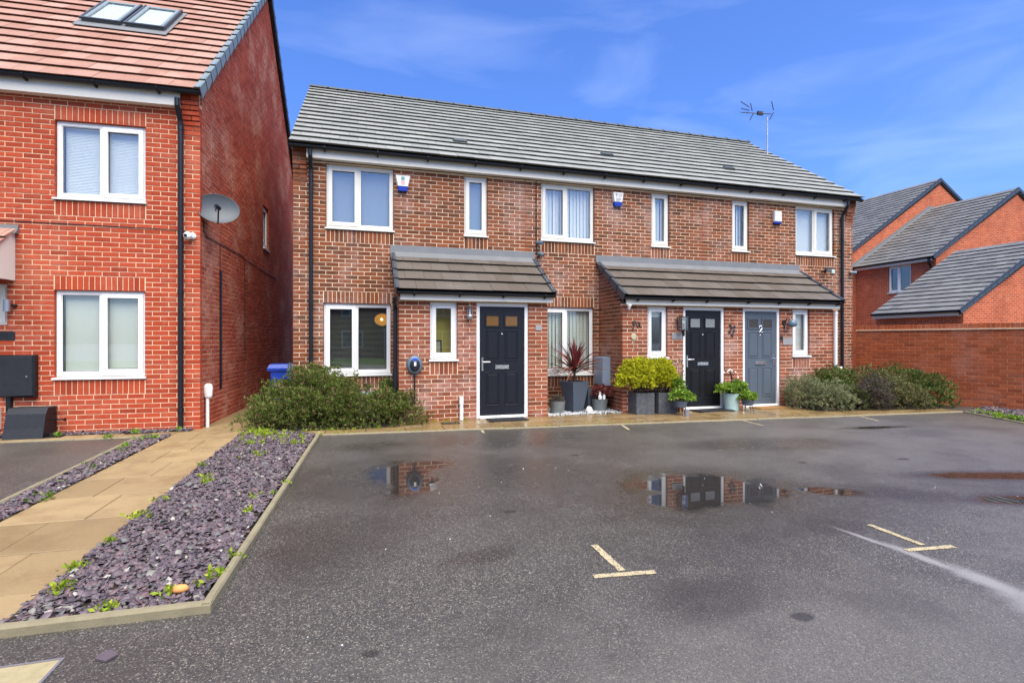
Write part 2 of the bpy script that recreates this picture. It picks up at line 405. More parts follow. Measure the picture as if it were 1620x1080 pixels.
# ---------------------------------------------------------------- mesh helpers
def frame(o, eu, ed, ez=(0, 0, 1)):
    M = Matrix.Identity(4)
    for i, v in enumerate((eu, ed, ez)):
        for j in range(3): M[j][i] = v[j]
    for j in range(3): M[j][3] = o[j]
    return M
ID = Matrix.Identity(4)
class MB:
    def __init__(s, M=None): s.v = []; s.f = []; s.M = M or ID
    def add(s, vs, fs):
        k = len(s.v); s.v += [s.M @ Vector(p) for p in vs]; s.f += [[i + k for i in q] for q in fs]; return s
    def box(s, u0, u1, d0, d1, z0, z1):
        return s.add([(u0, d0, z0), (u1, d0, z0), (u1, d1, z0), (u0, d1, z0), (u0, d0, z1), (u1, d0, z1), (u1, d1, z1), (u0, d1, z1)],
                     [(0, 3, 2, 1), (4, 5, 6, 7), (0, 1, 5, 4), (1, 2, 6, 5), (2, 3, 7, 6), (3, 0, 4, 7)])
    def bbox(s, u0, u1, d0, d1, z0, z1, b=.008):
        """box with a bevelled front (d0) face"""
        return s.add([(u0 + b, d0, z0 + b), (u1 - b, d0, z0 + b), (u1 - b, d0, z1 - b), (u0 + b, d0, z1 - b),
                      (u0, d0 + b, z0), (u1, d0 + b, z0), (u1, d0 + b, z1), (u0, d0 + b, z1),
                      (u0, d1, z0), (u1, d1, z0), (u1, d1, z1), (u0, d1, z1)],
                     [(0, 1, 2, 3), (4, 5, 1, 0), (5, 6, 2, 1), (6, 7, 3, 2), (7, 4, 0, 3), (8, 9, 5, 4), (9, 10, 6, 5), (10, 11, 7, 6), (11, 8, 4, 7), (11, 10, 9, 8)])
    def prism(s, poly, a0, a1, axis='u'):
        """poly in the two other axes, extruded along axis"""
        n = len(poly)
        def P(a, p):
            return {'u': (a, p[0], p[1]), 'd': (p[0], a, p[1]), 'z': (p[0], p[1], a)}[axis]
        vs = [P(a0, p) for p in poly] + [P(a1, p) for p in poly]
        fs = [tuple(range(n - 1, -1, -1)), tuple(range(n, 2 * n))] + [(i, (i + 1) % n, n + (i + 1) % n, n + i) for i in range(n)]
        return s.add(vs, fs)
    def tube(s, pts, r, n=8, cap=True):
        pts = [Vector(p) for p in pts]
        rr = r if isinstance(r, (list, tuple)) else [r] * len(pts)
        vs = []; fs = []
        prev = None
        for i, p in enumerate(pts):
            t = (pts[min(i + 1, len(pts) - 1)] - pts[max(i - 1, 0)]).normalized()
            if prev is None:
                a = Vector((0, 0, 1)) if abs(t.z) < .9 else Vector((1, 0, 0))
                x = t.cross(a).normalized()
            else:
                x = (prev - t * prev.dot(t)).normalized()
            prev = x; y = t.cross(x)
            for k in range(n):
                a = 2 * math.pi * k / n
                vs.append(p + (x * math.cos(a) + y * math.sin(a)) * rr[i])
        for i in range(len(pts) - 1):
            for k in range(n):
                k2 = (k + 1) % n
                fs.append((i * n + k, i * n + k2, (i + 1) * n + k2, (i + 1) * n + k))
        if cap:
            fs.append(tuple(range(n - 1, -1, -1))); fs.append(tuple((len(pts) - 1) * n + k for k in range(n)))
        return s.add(vs, fs)
    def lathe(s, prof, c=(0, 0, 0), n=20, axis='z', sx=1., sy=1.):
        vs = []; fs = []
        for (r, h) in prof:
            for k in range(n):
                a = 2 * math.pi * k / n
                x, y = r * math.cos(a) * sx, r * math.sin(a) * sy
                p = (x, y, h) if axis == 'z' else ((x, -h, y) if axis == 'd' else (h, x, y))
                vs.append((c[0] + p[0], c[1] + p[1], c[2] + p[2]))
        m = len(prof)
        for i in range(m - 1):
            for k in range(n):
                k2 = (k + 1) % n
                fs.append((i * n + k, i * n + k2, (i + 1) * n + k2, (i + 1) * n + k))
        fs.append(tuple(range(n - 1, -1, -1))); fs.append(tuple((m - 1) * n + k for k in range(n)))
        return s.add(vs, fs)

BASE = {}
def linkobj(name, me, mat, parent, kind=None):
    o = bpy.data.objects.new(name, me)
    col.objects.link(o)
    if mat and not me.materials: me.materials.append(MATS[mat])
    if parent is not None: o.parent = parent; BASE[o.name] = BASE[parent.name]
    if kind: o['kind'] = kind
    return o
def fixn(me):
    import bmesh
    bm = bmesh.new(); bm.from_mesh(me)
    bmesh.ops.recalc_face_normals(bm, faces=bm.faces)
    bm.to_mesh(me); bm.free()
def obj(name, mb, mat, parent, smooth=False, kind=None, fix=True):
    B = BASE[parent.name]
    me = bpy.data.meshes.new(name)
    me.from_pydata([p - B for p in mb.v], [], mb.f)
    if fix: fixn(me)
    if smooth:
        me.polygons.foreach_set('use_smooth', [True] * len(me.polygons))
    return linkobj(name, me, mat, parent, kind)
def tag(o, label, cat=None, group=None):
    o['label'] = label
    if cat: o['category'] = cat
    if group: o['group'] = group
    return o
def thing(name, loc, label, cat, group=None):
    o = bpy.data.objects.new(name, None)
    o.empty_display_size = .2
    o.location = loc
    col.objects.link(o); BASE[o.name] = Vector(loc)
    return tag(o, label, cat, group)
def single(name, mb, mat, label=None, cat=None, group=None, kind=None, smooth=False):
    """a top-level thing that is one mesh, origin at its base"""
    lo = Vector([min(p[i] for p in mb.v) for i in range(3)]); hi = Vector([max(p[i] for p in mb.v) for i in range(3)])
    B = Vector(((lo.x + hi.x) / 2, (lo.y + hi.y) / 2, lo.z))
    me = bpy.data.meshes.new(name)
    me.from_pydata([p - B for p in mb.v], [], mb.f); fixn(me)
    if smooth: me.polygons.foreach_set('use_smooth', [True] * len(me.polygons))
    o = linkobj(name, me, mat, None, kind); o.location = B; BASE[o.name] = B
    if label: tag(o, label, cat, group)
    return o
def npmesh(name, V, F, mat, parent=None, kind=None):
    """V (n,3), F (m,k) numpy; verts in world space"""
    B = np.array(BASE[parent.name]) if parent is not None else np.zeros(3)
    me = bpy.data.meshes.new(name)
    k = F.shape[1]
    me.vertices.add(len(V)); me.vertices.foreach_set('co', (V - B).astype(np.float32).ravel())
    me.loops.add(F.size); me.loops.foreach_set('vertex_index', F.astype(np.int32).ravel())
    me.polygons.add(len(F)); me.polygons.foreach_set('loop_start', np.arange(0, F.size, k, dtype=np.int32))
    me.polygons.foreach_set('loop_total', np.full(len(F), k, dtype=np.int32))
    me.update(calc_edges=True); me.validate()
    return linkobj(name, me, mat, parent, kind)

fw = Vector((math.sin(TH), math.cos(TH), 0)); rt = Vector((math.cos(TH), -math.sin(TH), 0))
def screen_area(p, n, area):
    d = p - CAM; dep = d.dot(fw)
    if dep < .5: return 0
    x = d.dot(rt) / dep; z = d.z / dep
    if abs(x) > .99 or abs(z) > .66: return 0
    return max(0., -n.dot(d.normalized())) * area / dep ** 2

# ---------------------------------------------------------------- pieces (bricks, tiles): largest 300 as objects, the rest joined
class Pieces:
    def __init__(s, name, thing, rest_name): s.name = name; s.t = thing; s.items = []; s.rest = rest_name; s.cache = {}
    def add(s, mesh_key, maker, M, n, area, mat, part):
        s.items.append((mesh_key, maker, M, n, area, mat, part))
    def flush(s, limit=300):
        B = BASE[s.t.name]
        it = s.items
        score = [screen_area(M @ Vector((0, 0, 0)), n, a) for (_, _, M, n, a, _, _) in it]
        order = sorted(range(len(it)), key=lambda i: -score[i])
        pick = set(order[:limit]) if len(it) > limit else set(range(len(it)))
        rest = {}
        for i, (key, mk, M, n, a, mat, part) in enumerate(it):
            if i in pick:
                ck = (key, mat)
                if ck not in s.cache:
                    me = bpy.data.meshes.new(s.name)
                    mb = MB(); mk(mb); me.from_pydata(mb.v, [], mb.f); me.materials.append(MATS[mat]); s.cache[ck] = me
                o = bpy.data.objects.new(s.name, s.cache[ck]); col.objects.link(o)
                o.parent = part
                o.matrix_basis = Matrix.Translation(-B) @ M
            else:
                mb = rest.setdefault(mat, MB()); mb.M = M; mk(mb)
        # one joined part for the rest, one material slot per brick colour
        if rest:
            V = []; F = []; mi = []; me = bpy.data.meshes.new(s.rest)
            for k, (mat, mb) in enumerate(rest.items()):
                o0 = len(V); V += [p - B for p in mb.v]; F += [[i + o0 for i in q] for q in mb.f]; mi += [k] * len(mb.f)
                me.materials.append(MATS[mat])
            me.from_pydata(V, [], F); me.polygons.foreach_set('material_index', mi)
            linkobj(s.rest, me, None, s.t, 'stuff')

def lay_bricks(P, part, F, u0, u1, z0, z1, openings=(), soldiers=(), mat='brick_brown', phase=0., ulim=None, smat=None):
    """stretcher bond in frame F (u along, d into the wall). ulim(ztop) -> (ua, ub) clips a raking top"""
    n = -(F.to_3x3() @ Vector((0, 1, 0)))
    def put(a, b, za, zb):
        l, h = b - a, zb - za
        if l < .035: return
        lk = round(l, 3); hk = round(h, 3)
        def mk(mb, l=lk, h=hk): mb.bbox(-l / 2, l / 2, 0, .09, -h / 2, h / 2, .003)
        sold = h > .1
        M = F @ Matrix.Translation(((a + b) / 2, rnd.uniform(-.0022, .0022), (za + zb) / 2)) @ Matrix.Rotation(rnd.uniform(-.004, .004), 4, 'Y')
        P.add((lk, hk), mk, M, n, l * h, (smat or mat) if sold else mat, part)
    row = 0
    z = z0
    while z < z1 - .03:
        zt = min(z + .075, z1)
        ua, ub = u0, u1
        if ulim:
            r = ulim(zt)
            if r is None: break
            ua, ub = max(ua, r[0]), min(ub, r[1])
        iv = [(ua, ub)]
        for (a, b, c, e) in list(openings) + list(soldiers):
            if c < zt - .01 and e > z + .01:
                nv = []
                for (p, q) in iv:
                    if b <= p or a >= q: nv.append((p, q)); continue
                    if a - p > .02: nv.append((p, a - (.010 if (a, b, c, e) in soldiers else 0)))
                    if q - b > .02: nv.append((b + (.010 if (a, b, c, e) in soldiers else 0), q))
                iv = nv
        off = phase + (.1125 if row % 2 else 0)
        for (p, q) in iv:
            k = math.floor((p - off) / .225)
            x = off + k * .225
            bl_ = []
            while x < q - .001:
                a, b = max(x, p), min(x + .214, q)
                if b - a > .001: bl_.append([a, b])
                x += .225
            if len(bl_) > 1 and bl_[0][1] - bl_[0][0] < .05: bl_[1][0] = p; bl_.pop(0)
            if len(bl_) > 1 and bl_[-1][1] - bl_[-1][0] < .05: bl_[-2][1] = q; bl_.pop()
            if bl_ and q - bl_[-1][1] < .05: bl_[-1][1] = q
            if bl_ and bl_[0][0] - p < .05: bl_[0][0] = p
            for a, b in bl_: put(a, b, z, zt - .011)
        z += .075; row += 1
    for (a, b, c, e) in soldiers:
        k = max(1, round((b - a) / .075)); w = (b - a) / k
        for i in range(k): put(a + i * w + .005, a + (i + 1) * w - .005, c, e - .010)

def mortar_cells(mb, u0, u1, z0, z1, openings, d0=.005, d1=.2, g=.009):
    """wall body with openings, as butted blocks"""
    us = sorted({u0, u1, *[o[0] - g for o in openings if u0 < o[0] < u1], *[o[1] + g for o in openings if u0 < o[1] < u1]})
    zs = sorted({z0, z1, *[max(z0, o[2] - g) for o in openings], *[min(z1, o[3] + g) for o in openings]})
    for i in range(len(us) - 1):
        run = None
        for j in range(len(zs) - 1):
            cu, cz = (us[i] + us[i + 1]) / 2, (zs[j] + zs[j + 1]) / 2
            hole = any(o[0] - g < cu < o[1] + g and o[2] - g < cz < o[3] + g for o in openings)
            if hole:
                if run is not None: mb.box(us[i], us[i + 1], d0, d1, run, zs[j]); run = None
            elif run is None: run = zs[j]
        if run is not None: mb.box(us[i], us[i + 1], d0, d1, run, zs[-1])

# ---------------------------------------------------------------- windows and doors
def ring(mb, u0, u1, z0, z1, w, d0, d1):
    mb.box(u0, u1, d0, d1, z0, z0 + w); mb.box(u0, u1, d0, d1, z1 - w, z1)
    mb.box(u0, u0 + w, d0, d1, z0 + w, z1 - w); mb.box(u1 - w, u1, d0, d1, z0 + w, z1 - w)
def blind_mesh(mb, u0, u1, z0, z1, kind, d=.16):
    if kind == 'venetian' or kind == 'open':
        ang = R(68) if kind == 'venetian' else R(12)
        z = z0
        while z < z1:
            h, dd = .0125 * math.sin(ang) , .0125 * math.cos(ang)
            mb.add([(u0, d - dd, z - h), (u1, d - dd, z - h), (u1, d + dd, z + h), (u0, d + dd, z + h),
                    (u0, d - dd, z - h + .001), (u1, d - dd, z - h + .001), (u1, d + dd, z + h + .001), (u0, d + dd, z + h + .001)],
                   [(0, 3, 2, 1), (4, 5, 6, 7), (0, 1, 5, 4), (1, 2, 6, 5), (2, 3, 7, 6), (3, 0, 4, 7)])
            z += .023
        mb.box(u0, u1, d - .02, d + .02, z1 - .01, z1 + .02)
    elif kind == 'vertical':
        u = u0
        k = 0
        while u < u1 - .02:
            a = R(rnd.uniform(14, 30)); w = .089
            du, dd = w * math.cos(a), w * math.sin(a)
            mb.add([(u, d, z0), (u + du, d + dd, z0), (u + du, d + dd, z1), (u, d, z1), (u, d + .001, z0), (u + du, d + dd + .001, z0), (u + du, d + dd + .001, z1), (u, d + .001, z1)],
                   [(0, 1, 2, 3), (7, 6, 5, 4), (0, 4, 5, 1), (3, 2, 6, 7), (0, 3, 7, 4), (1, 5, 6, 2)])
            u += .078; k += 1
    elif kind == 'roller':
        mb.box(u0, u1, d, d + .003, z0, z1)
    elif kind == 'half':
        mb.box(u0, u1, d, d + .004, z1 - (z1 - z0) * .16, z1)
def window(parent, F, u0, u1, z0, z1, kind, blind=None, bmat='blind_white', wmat='white_upvc', room='room_dark', sill=True, d=.05, side=1, roomd=1.6):
    sh = .05 if sill else 0
    fz0 = z0 + sh
    mb = MB(F); fwid = .058
    ring(mb, u0 + .004, u1 - .004, fz0, z1 - .004, fwid, d, d + .07)
    um = None
    panes = []
    if kind in ('LO', 'RO'):
        um = (u0 + u1) / 2 - (.03 if kind == 'LO' else -.0)
        mb.box(um - .03, um + .03, d, d + .07, fz0 + fwid, z1 - .004 - fwid)
    win = obj('window', mb, wmat, parent)
    iu0, iu1, iz0, iz1 = u0 + .004 + fwid, u1 - .004 - fwid, fz0 + fwid, z1 - .004 - fwid
    secs = [(iu0, iu1, True)] if um is None else [(iu0, um - .03, kind == 'LO'), (um + .03, iu1, kind == 'RO')]
    for (a, b, opn) in secs:
        if opn:
            ms = MB(F); ring(ms, a - .022, b + .022, iz0 - .022, iz1 + .022, .066, d - .016, d + .05)
            obj('sash', ms, wmat, win)
            a, b, c, e = a + .044, b - .044, iz0 + .044, iz1 - .044
        else:
            ms = MB(F); ring(ms, a - .002, b + .002, iz0 - .002, iz1 + .002, .014, d + .012, d + .05)
            obj('bead', ms, wmat, win)
            a, b, c, e = a + .012, b - .012, iz0 + .012, iz1 - .012
        mg = MB(F); ring(mg, a - .001, b + .001, c - .001, e + .001, .006, d + .018, d + .034)
        obj('gasket', mg, 'black_plastic', win)
        mp_ = MB(F); mp_.box(a - .003, b + .003, d + .026, d + .032, c - .003, e + .003)
        obj('pane', mp_, 'glass', win)
    if sill:
        m2 = MB(F); m2.prism([(d + .09, z0 + .01), (-.035, z0 + .004), (-.035, z0 + .03), (d + .09, z0 + sh - .001)], u0 - .022, u1 + .022, 'u')
        obj('sill', m2, wmat, win)
    if blind:
        m3 = MB(F); blind_mesh(m3, iu0 + .01, iu1 - .01, iz0, iz1, blind, d + .095)
        obj('blind', m3, bmat, win)
    m4 = MB(F)
    t = .02; a, b, c, e = u0 - .02, u1 + .02, z0 - .02, z1 + .02
    m4.box(a, b, roomd, roomd + t, c, e); m4.box(a - t, a, d + .08, roomd + t, c, e); m4.box(b, b + t, d + .08, roomd + t, c, e)
    m4.box(a - t, b + t, d + .08, roomd + t, c - t, c); m4.box(a - t, b + t, d + .08, roomd + t, e, e + t)
    obj('room', m4, room, win)
    return win
def door(parent, F, u0, u1, z1, mat, handle='L', light='frosted', label=None, number=None):
    z0 = .02
    mb = MB(F); fwd = .06
    mb.box(u0, u0 + fwd, .02, .11, z0, z1); mb.box(u1 - fwd, u1, .02, .11, z0, z1); mb.box(u0 + fwd, u1 - fwd, .02, .11, z1 - fwd, z1)
    fr_ = obj('door_frame', mb, 'white_upvc', parent)
    mt = MB(F); mt.prism([(.11, z0), (-.03, z0), (-.03, z0 + .018), (.0, z0 + .045), (.11, z0 + .045)], u0 + fwd, u1 - fwd, 'u')
    obj('threshold', mt, 'white_upvc', fr_)
    a, b = u0 + fwd + .004, u1 - fwd - .004; c, e = z0 + .05, z1 - fwd - .004
    lf = MB(F); lf.box(a, b, .05, .1, c, e)
    leaf = obj('door_leaf', lf, mat, parent)
    if label: leaf['label'] = label
    W, H = b - a, e - c
    def panel(pu0, pu1, pz0, pz1):
        m = MB(F)
        # raised moulding with a bevelled field inside
        for (x0, x1, y0, y1) in ((pu0, pu1, pz0, pz0 + .014), (pu0, pu1, pz1 - .014, pz1), (pu0, pu0 + .014, pz0 + .014, pz1 - .014), (pu1 - .014, pu1, pz0 + .014, pz1 - .014)):
            m.bbox(x0, x1, .040, .056, y0, y1, .005)
        m.bbox(pu0 + .034, pu1 - .034, .040, .058, pz0 + .034, pz1 - .034, .009)
        obj('panel', m, mat, leaf)
    cu = (a + b) / 2
    for s in (-1, 1):
        x0, x1 = (cu - .30, cu - .055) if s < 0 else (cu + .055, cu + .30)
        panel(x0, x1, c + .17, c + .17 + .60)
        panel(x0, x1, c + 1.0 - .02, c + 1.0 + .52)
        gx0, gx1, gz0, gz1 = x0 + .012, x1 - .012, c + H - .34, c + H - .165
        m = MB(F); ring(m, gx0 - .03, gx1 + .03, gz0 - .03, gz1 + .03, .028, .036, .056)
        obj('light_surround', m, mat, leaf)
        m = MB(F); m.box(gx0 - .001, gx1 + .001, .044, .048, gz0 - .001, gz1 + .001)
        obj('door_light', m, light, leaf)
    hu = a + .055 if handle == 'L' else b - .055
    sg = 1 if handle == 'L' else -1
    hz = c + .93
    m = MB(F); m.bbox(hu - .017, hu + .017, .036, .0502, hz - .13, hz + .11, .005)
    hp = obj('handle_plate', m, 'chrome', leaf)
    m = MB(F); m.tube([(hu, .04, hz + .03), (hu, -.005, hz + .03), (hu + sg * .03, -.012, hz + .03), (hu + sg * .125, -.012, hz + .03)], .0095, 8)
    obj('lever', m, 'chrome', hp)
    m = MB(F); m.bbox(cu - .13, cu + .13, .030, .0502, hz - .10, hz - .03, .006); m.bbox(cu - .115, cu + .115, .022, .0302, hz - .088, hz - .048, .004)
    obj('letterbox', m, 'chrome', leaf)
    m = MB(F); m.lathe([(.012, .0), (.012, .012), (.006, .016)], (cu, .05, c + 1.46), 12, 'd')
    obj('spyhole', m, 'chrome', leaf)
    if number:
        pts = number
        m = MB(F)
        for seg in pts: m.tube([(cu + p[0], .03, c + 1.56 + p[1]) for p in seg], .011, 6)
        obj('door_number', m, 'chrome', leaf)
    m = MB(F); m.box(u0 + .02, u1 - .02, .12, .14, z0, z1); obj('door_back', m, 'room_dark', fr_)
    return leaf

def gutter(parent, F, u0, u1, d, z, r=.055, brackets=(), mat='black_plastic'):
    """open half-round gutter running along u"""
    out = [(d + r * math.cos(t), z + r * math.sin(t)) for t in np.linspace(math.pi, 2 * math.pi, 9)]
    inn = [(d + (r - .006) * math.cos(t), z + (r - .006) * math.sin(t)) for t in np.linspace(2 * math.pi, math.pi, 9)]
    mb = MB(F); mb.prism(out + inn, u0, u1, 'u')
    gt = obj('gutter', mb, mat, parent)
    for bu in brackets:
        m = MB(F); m.prism([(d + r + .012, z - .01), (d + r + .012, z - .075), (d - r * .2, z - r - .018), (d - r - .008, z - .02), (d - r - .008, z + .004), (d + r + .012, z + .004)], bu - .013, bu + .013, 'u')
        obj('bracket', m, mat, gt)
    return gt
def downpipe(parent, pts, r=.034, mat='black_plastic', clips=(), name='downpipe', n=10):
    mb = MB(); mb.tube(pts, r, n)
    for (p, q) in clips: mb.tube([p, q], r + .007, n)
    return obj(name, mb, mat, parent, smooth=False)

# ---------------------------------------------------------------- roof tiles
def lay_tiles(P, part, E, U, S, N, length, rows, width, gauge, mat, u0=0., skip=None, thick=.031, bond=True, area_scale=1.):
    """E eave origin, U along the eave, S up the slope, N outward normal"""
    E, U, S, N = Vector(E), Vector(U).normalized(), Vector(S).normalized(), Vector(N).normalized()
    for r in range(rows):
        x = -(width / 2 if (bond and r % 2) else 0)
        while x < length - .01:
            a, b = max(0, x), min(length, x + width)
            s0 = r * gauge
            x += width
            if b - a < .03: continue
            if skip and skip(u0 + a, u0 + b, s0, s0 + gauge): continue
            w = round(b - a - .004, 3); gl = round(gauge + .05, 3)
            def mk(mb, w=w, gl=gl):
                t0, t1 = thick + .022, .002
                mb.add([(-w / 2, .07, -.001), (w / 2, .07, -.001), (w / 2, gl, -.001), (-w / 2, gl, -.001),
                        (-w / 2, 0, t0), (w / 2, 0, t0), (w / 2, gl, t1 + thick * .35), (-w / 2, gl, t1 + thick * .35)],
                       [(0, 3, 2, 1), (4, 5, 6, 7), (0, 1, 5, 4), (1, 2, 6, 5), (2, 3, 7, 6), (3, 0, 4, 7)])
            M = Matrix.Identity(4)
            o = E + U * ((a + b) / 2) + S * (s0 + rnd.uniform(-.004, .004)) + N * rnd.uniform(0, .004)
            for j in range(3): M[j][0] = U[j]; M[j][1] = S[j]; M[j][2] = N[j]; M[j][3] = o[j]
            P.add((w, gl), mk, M, N, w * gauge * area_scale, mat, part)


def verge_unit(M, s0, s1, x0_, x1_, sg, mat, par, drop=.10):
    """one dry verge unit, lower end standing proud of the unit below"""
    m = MB(M); hi, lo = .074, .050
    m.add([(x0_, s0, hi - .01), (x1_, s0, hi - .01), (x1_, s1, lo - .01), (x0_, s1, lo - .01), (x0_, s0, hi), (x1_, s0, hi), (x1_, s1, lo), (x0_, s1, lo)],
          [(0, 3, 2, 1), (4, 5, 6, 7), (0, 1, 5, 4), (1, 2, 6, 5), (2, 3, 7, 6), (3, 0, 4, 7)])
    a, b = (x1_, x1_ + .014) if sg > 0 else (x0_ - .014, x0_)
    k0 = .010 if sg > 0 else -.010
    m.add([(a + k0, s0, -drop), (b + k0, s0, -drop), (b, s1, -drop + .02), (a, s1, -drop + .02), (a + k0, s0, hi + .002), (b + k0, s0, hi + .002), (b, s1, lo + .001), (a, s1, lo + .001)],
          [(0, 3, 2, 1), (4, 5, 6, 7), (0, 1, 5, 4), (1, 2, 6, 5), (2, 3, 7, 6), (3, 0, 4, 7)])
    return obj('verge_cap', m, mat, par)

# ================================================================ GROUND
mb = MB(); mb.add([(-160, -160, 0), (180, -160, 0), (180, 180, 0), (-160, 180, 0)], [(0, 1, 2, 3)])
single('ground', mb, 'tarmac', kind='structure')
mb = MB(); mb.add([(-40, -30, .02), (50, -30, .02), (50, -20, .02), (-40, -20, .02)], [(0, 1, 2, 3)])
single('lawn', mb, 'ground_grass', kind='structure')

kerbY = lambda x: -1.837 - (x - .624) * .0758
path = thing('path', (-1.05, -3, 0), 'path', None)
del path['label']
path['kind'] = 'structure'
def slab(par, poly, z=.0, t=.016):
    mb = MB(); b = .004
    c = Vector((sum(p[0] for p in poly) / len(poly), sum(p[1] for p in poly) / len(poly), 0))
    jz = rnd.uniform(-.002, .002)
    ins = [Vector((p[0], p[1], 0)) + (c - Vector((p[0], p[1], 0))).normalized() * .011 for p in poly]
    ins2 = [Vector((p[0], p[1], 0)) + (c - Vector((p[0], p[1], 0))).normalized() * .006 for p in poly]
    n = len(poly)
    vs = [(p.x, p.y, z + t + jz) for p in ins] + [(p.x, p.y, z + t + jz - b) for p in ins2] + [(p.x, p.y, z + .002) for p in ins2]
    fs = [tuple(range(n))] + [(n + i, n + (i + 1) % n, (i + 1) % n, i) for i in range(n)] + [(2 * n + i, 2 * n + (i + 1) % n, n + (i + 1) % n, n + i) for i in range(n)]
    mb.add(vs, fs)
    obj('slab', mb, 'slab', par)
Y = -9.9; k = 0
while Y < 5.5:
    y1 = Y + .675
    j = -1.53 + (.60 if k % 2 else .375)
    slab(path, [(-1.53, Y), (j, Y), (j, y1), (-1.53, y1)]); slab(path, [(j, Y), (-.555, Y), (-.555, y1), (j, y1)])
    Y = y1; k += 1
pave = thing('pavement', (5, -1.6, 0), 'pavement', None)
del pave['label']
pave['kind'] = 'structure'
def pave_row(x0, x1, y0, y1, w, off):
    x = x0 - off
    while x < x1 - .01:
        a, b = max(x, x0), min(x + w, x1)
        ya, yb = max(y0, kerbY(a) + .05), max(y0, kerbY(b) + .05)
        if y1 - min(ya, yb) > .06 and b - a > .05:
            slab(pave, [(a, min(ya, y1 - .02)), (b, min(yb, y1 - .02)), (b, y1), (a, y1)])
        x += w
ys = [-.57, -1.02, -1.47, -1.92, -2.37, -2.82]
for i in range(len(ys) - 1):
    y1, y0 = ys[i], ys[i + 1]
    off = .3 if i % 2 else 0.
    if i == 0:
        pave_row(-.555, 1.79, y0, y1, .6, off); pave_row(11.23, 13.3, y0, y1, .6, off)
    else:
        pave_row(-.555, 13.55 if i < 3 else 12.6, y0, y1, .6, off)
for i in range(7):
    x = -1.93 - .6 * i
    slab(pave, [(x - .6, -1.20 + .0 * i), (x, -1.22), (x, -.80), (x - .6, -.78)])
slab(pave, [(-1.93, -1.22), (-1.53, -1.22), (-1.53, -.80), (-1.93, -.80)])
for i in range(6): slab(pave, [(-.555, -.57 + .6 * i), (-.05, -.57 + .6 * i), (-.05, .03 + .6 * i), (-.555, .03 + .6 * i)])

def edging(name, pts, w=.055, h=.03, seg=.9):
    """row of concrete edging lengths along a polyline"""
    t = thing(name, (*pts[0], 0), 'edging', None); del t['label']; t['kind'] = 'structure'
    for (p, q) in zip(pts[:-1], pts[1:]):
        p, q = Vector((*p, 0)), Vector((*q, 0)); ln = (q - p).length; k = max(1, round(ln / seg)); e = (q - p).normalized()
        F = frame(p, e, (-e.y, e.x, 0))
        for i in range(k):
            a, b = i * ln / k + .003, (i + 1) * ln / k - .003
            m = MB(F); hz = h + rnd.uniform(-.004, .004)
            m.prism([(0, -.02), (w, -.02), (w, hz - .012), (w - .010, hz), (.010, hz), (0, hz - .012)], a, b, 'u')
            obj('edging_length', m, 'edging', t)
    return t
edging('bed_edging', [(-.56, -6.975), (.405, -7.0), (.60, -1.70)], .052, .055)
edging('bed_edging', [(-1.70, -8.8), (-1.80, -4.67), (-1.91, -1.22)], .05, .035)
edging('pavement_edging', [(.62, kerbY(.62) - .01), (12.55, kerbY(12.55) - .01)], .05, .018)
edging('pavement_edging', [(11.3, -5.4), (12.02, -4.03), (12.58, -2.79)], .05, .025)
edging('pavement_edging', [(-6.0, -1.10), (-1.93, -1.27)], .045, .018)

# soil under the slate, then the chips
def sheet(name, poly, z, mat):
    mb = MB(); mb.add([(x, y, z) for x, y in poly], [tuple(range(len(poly)))])
    return single(name, mb, mat, kind='structure')
bed1 = [(-.545, -6.90), (.33, -6.92), (.515, -1.80), (-.45, -1.14), (-.545, -1.14)]
bed2 = [(-1.70, -8.6), (-1.53, -8.6), (-1.53, -1.25), (-1.88, -1.25), (-1.76, -4.67)]
bed3 = [(12.62, -2.80), (12.06, -4.03), (11.4, -5.3), (14.55, -5.3), (13.93, -3.2), (13.66, -2.4)]
sheet('slate_bed', bed1, .020, 'soil'); sheet('slate_bed', bed2, .020, 'soil'); sheet('slate_bed', bed3, .020, 'soil')
hb = [(-.45, -1.42), (1.78, -1.45), (1.78, -.012), (-.05, -.012), (-.4, -.6)]
sheet('shrub_bed', hb, .022, 'soil')
sheet('shrub_bed', [(9.9, -1.9), (12.5, -2.35), (13.45, -1.75), (12.95, -.03), (11.26, -.03), (11.26, -1.0), (9.9, -1.05)], .022, 'soil')
pb = [(4.51, -1.02), (6.02, -1.02), (6.02, -.012), (4.51, -.012)]
sheet('pebble_bed', pb, .012, 'soil')
def inpoly(x, y, poly):
    x = np.asarray(x); y = np.asarray(y); ins = np.zeros(x.shape, bool); n = len(poly)
    for i in range(n):
        (x1, y1), (x2, y2) = poly[i], poly[(i + 1) % n]
        c = ((y1 > y) != (y2 > y)) & (x < (x2 - x1) * (y - y1) / (y2 - y1 + 1e-12) + x1)
        ins ^= c
    return ins
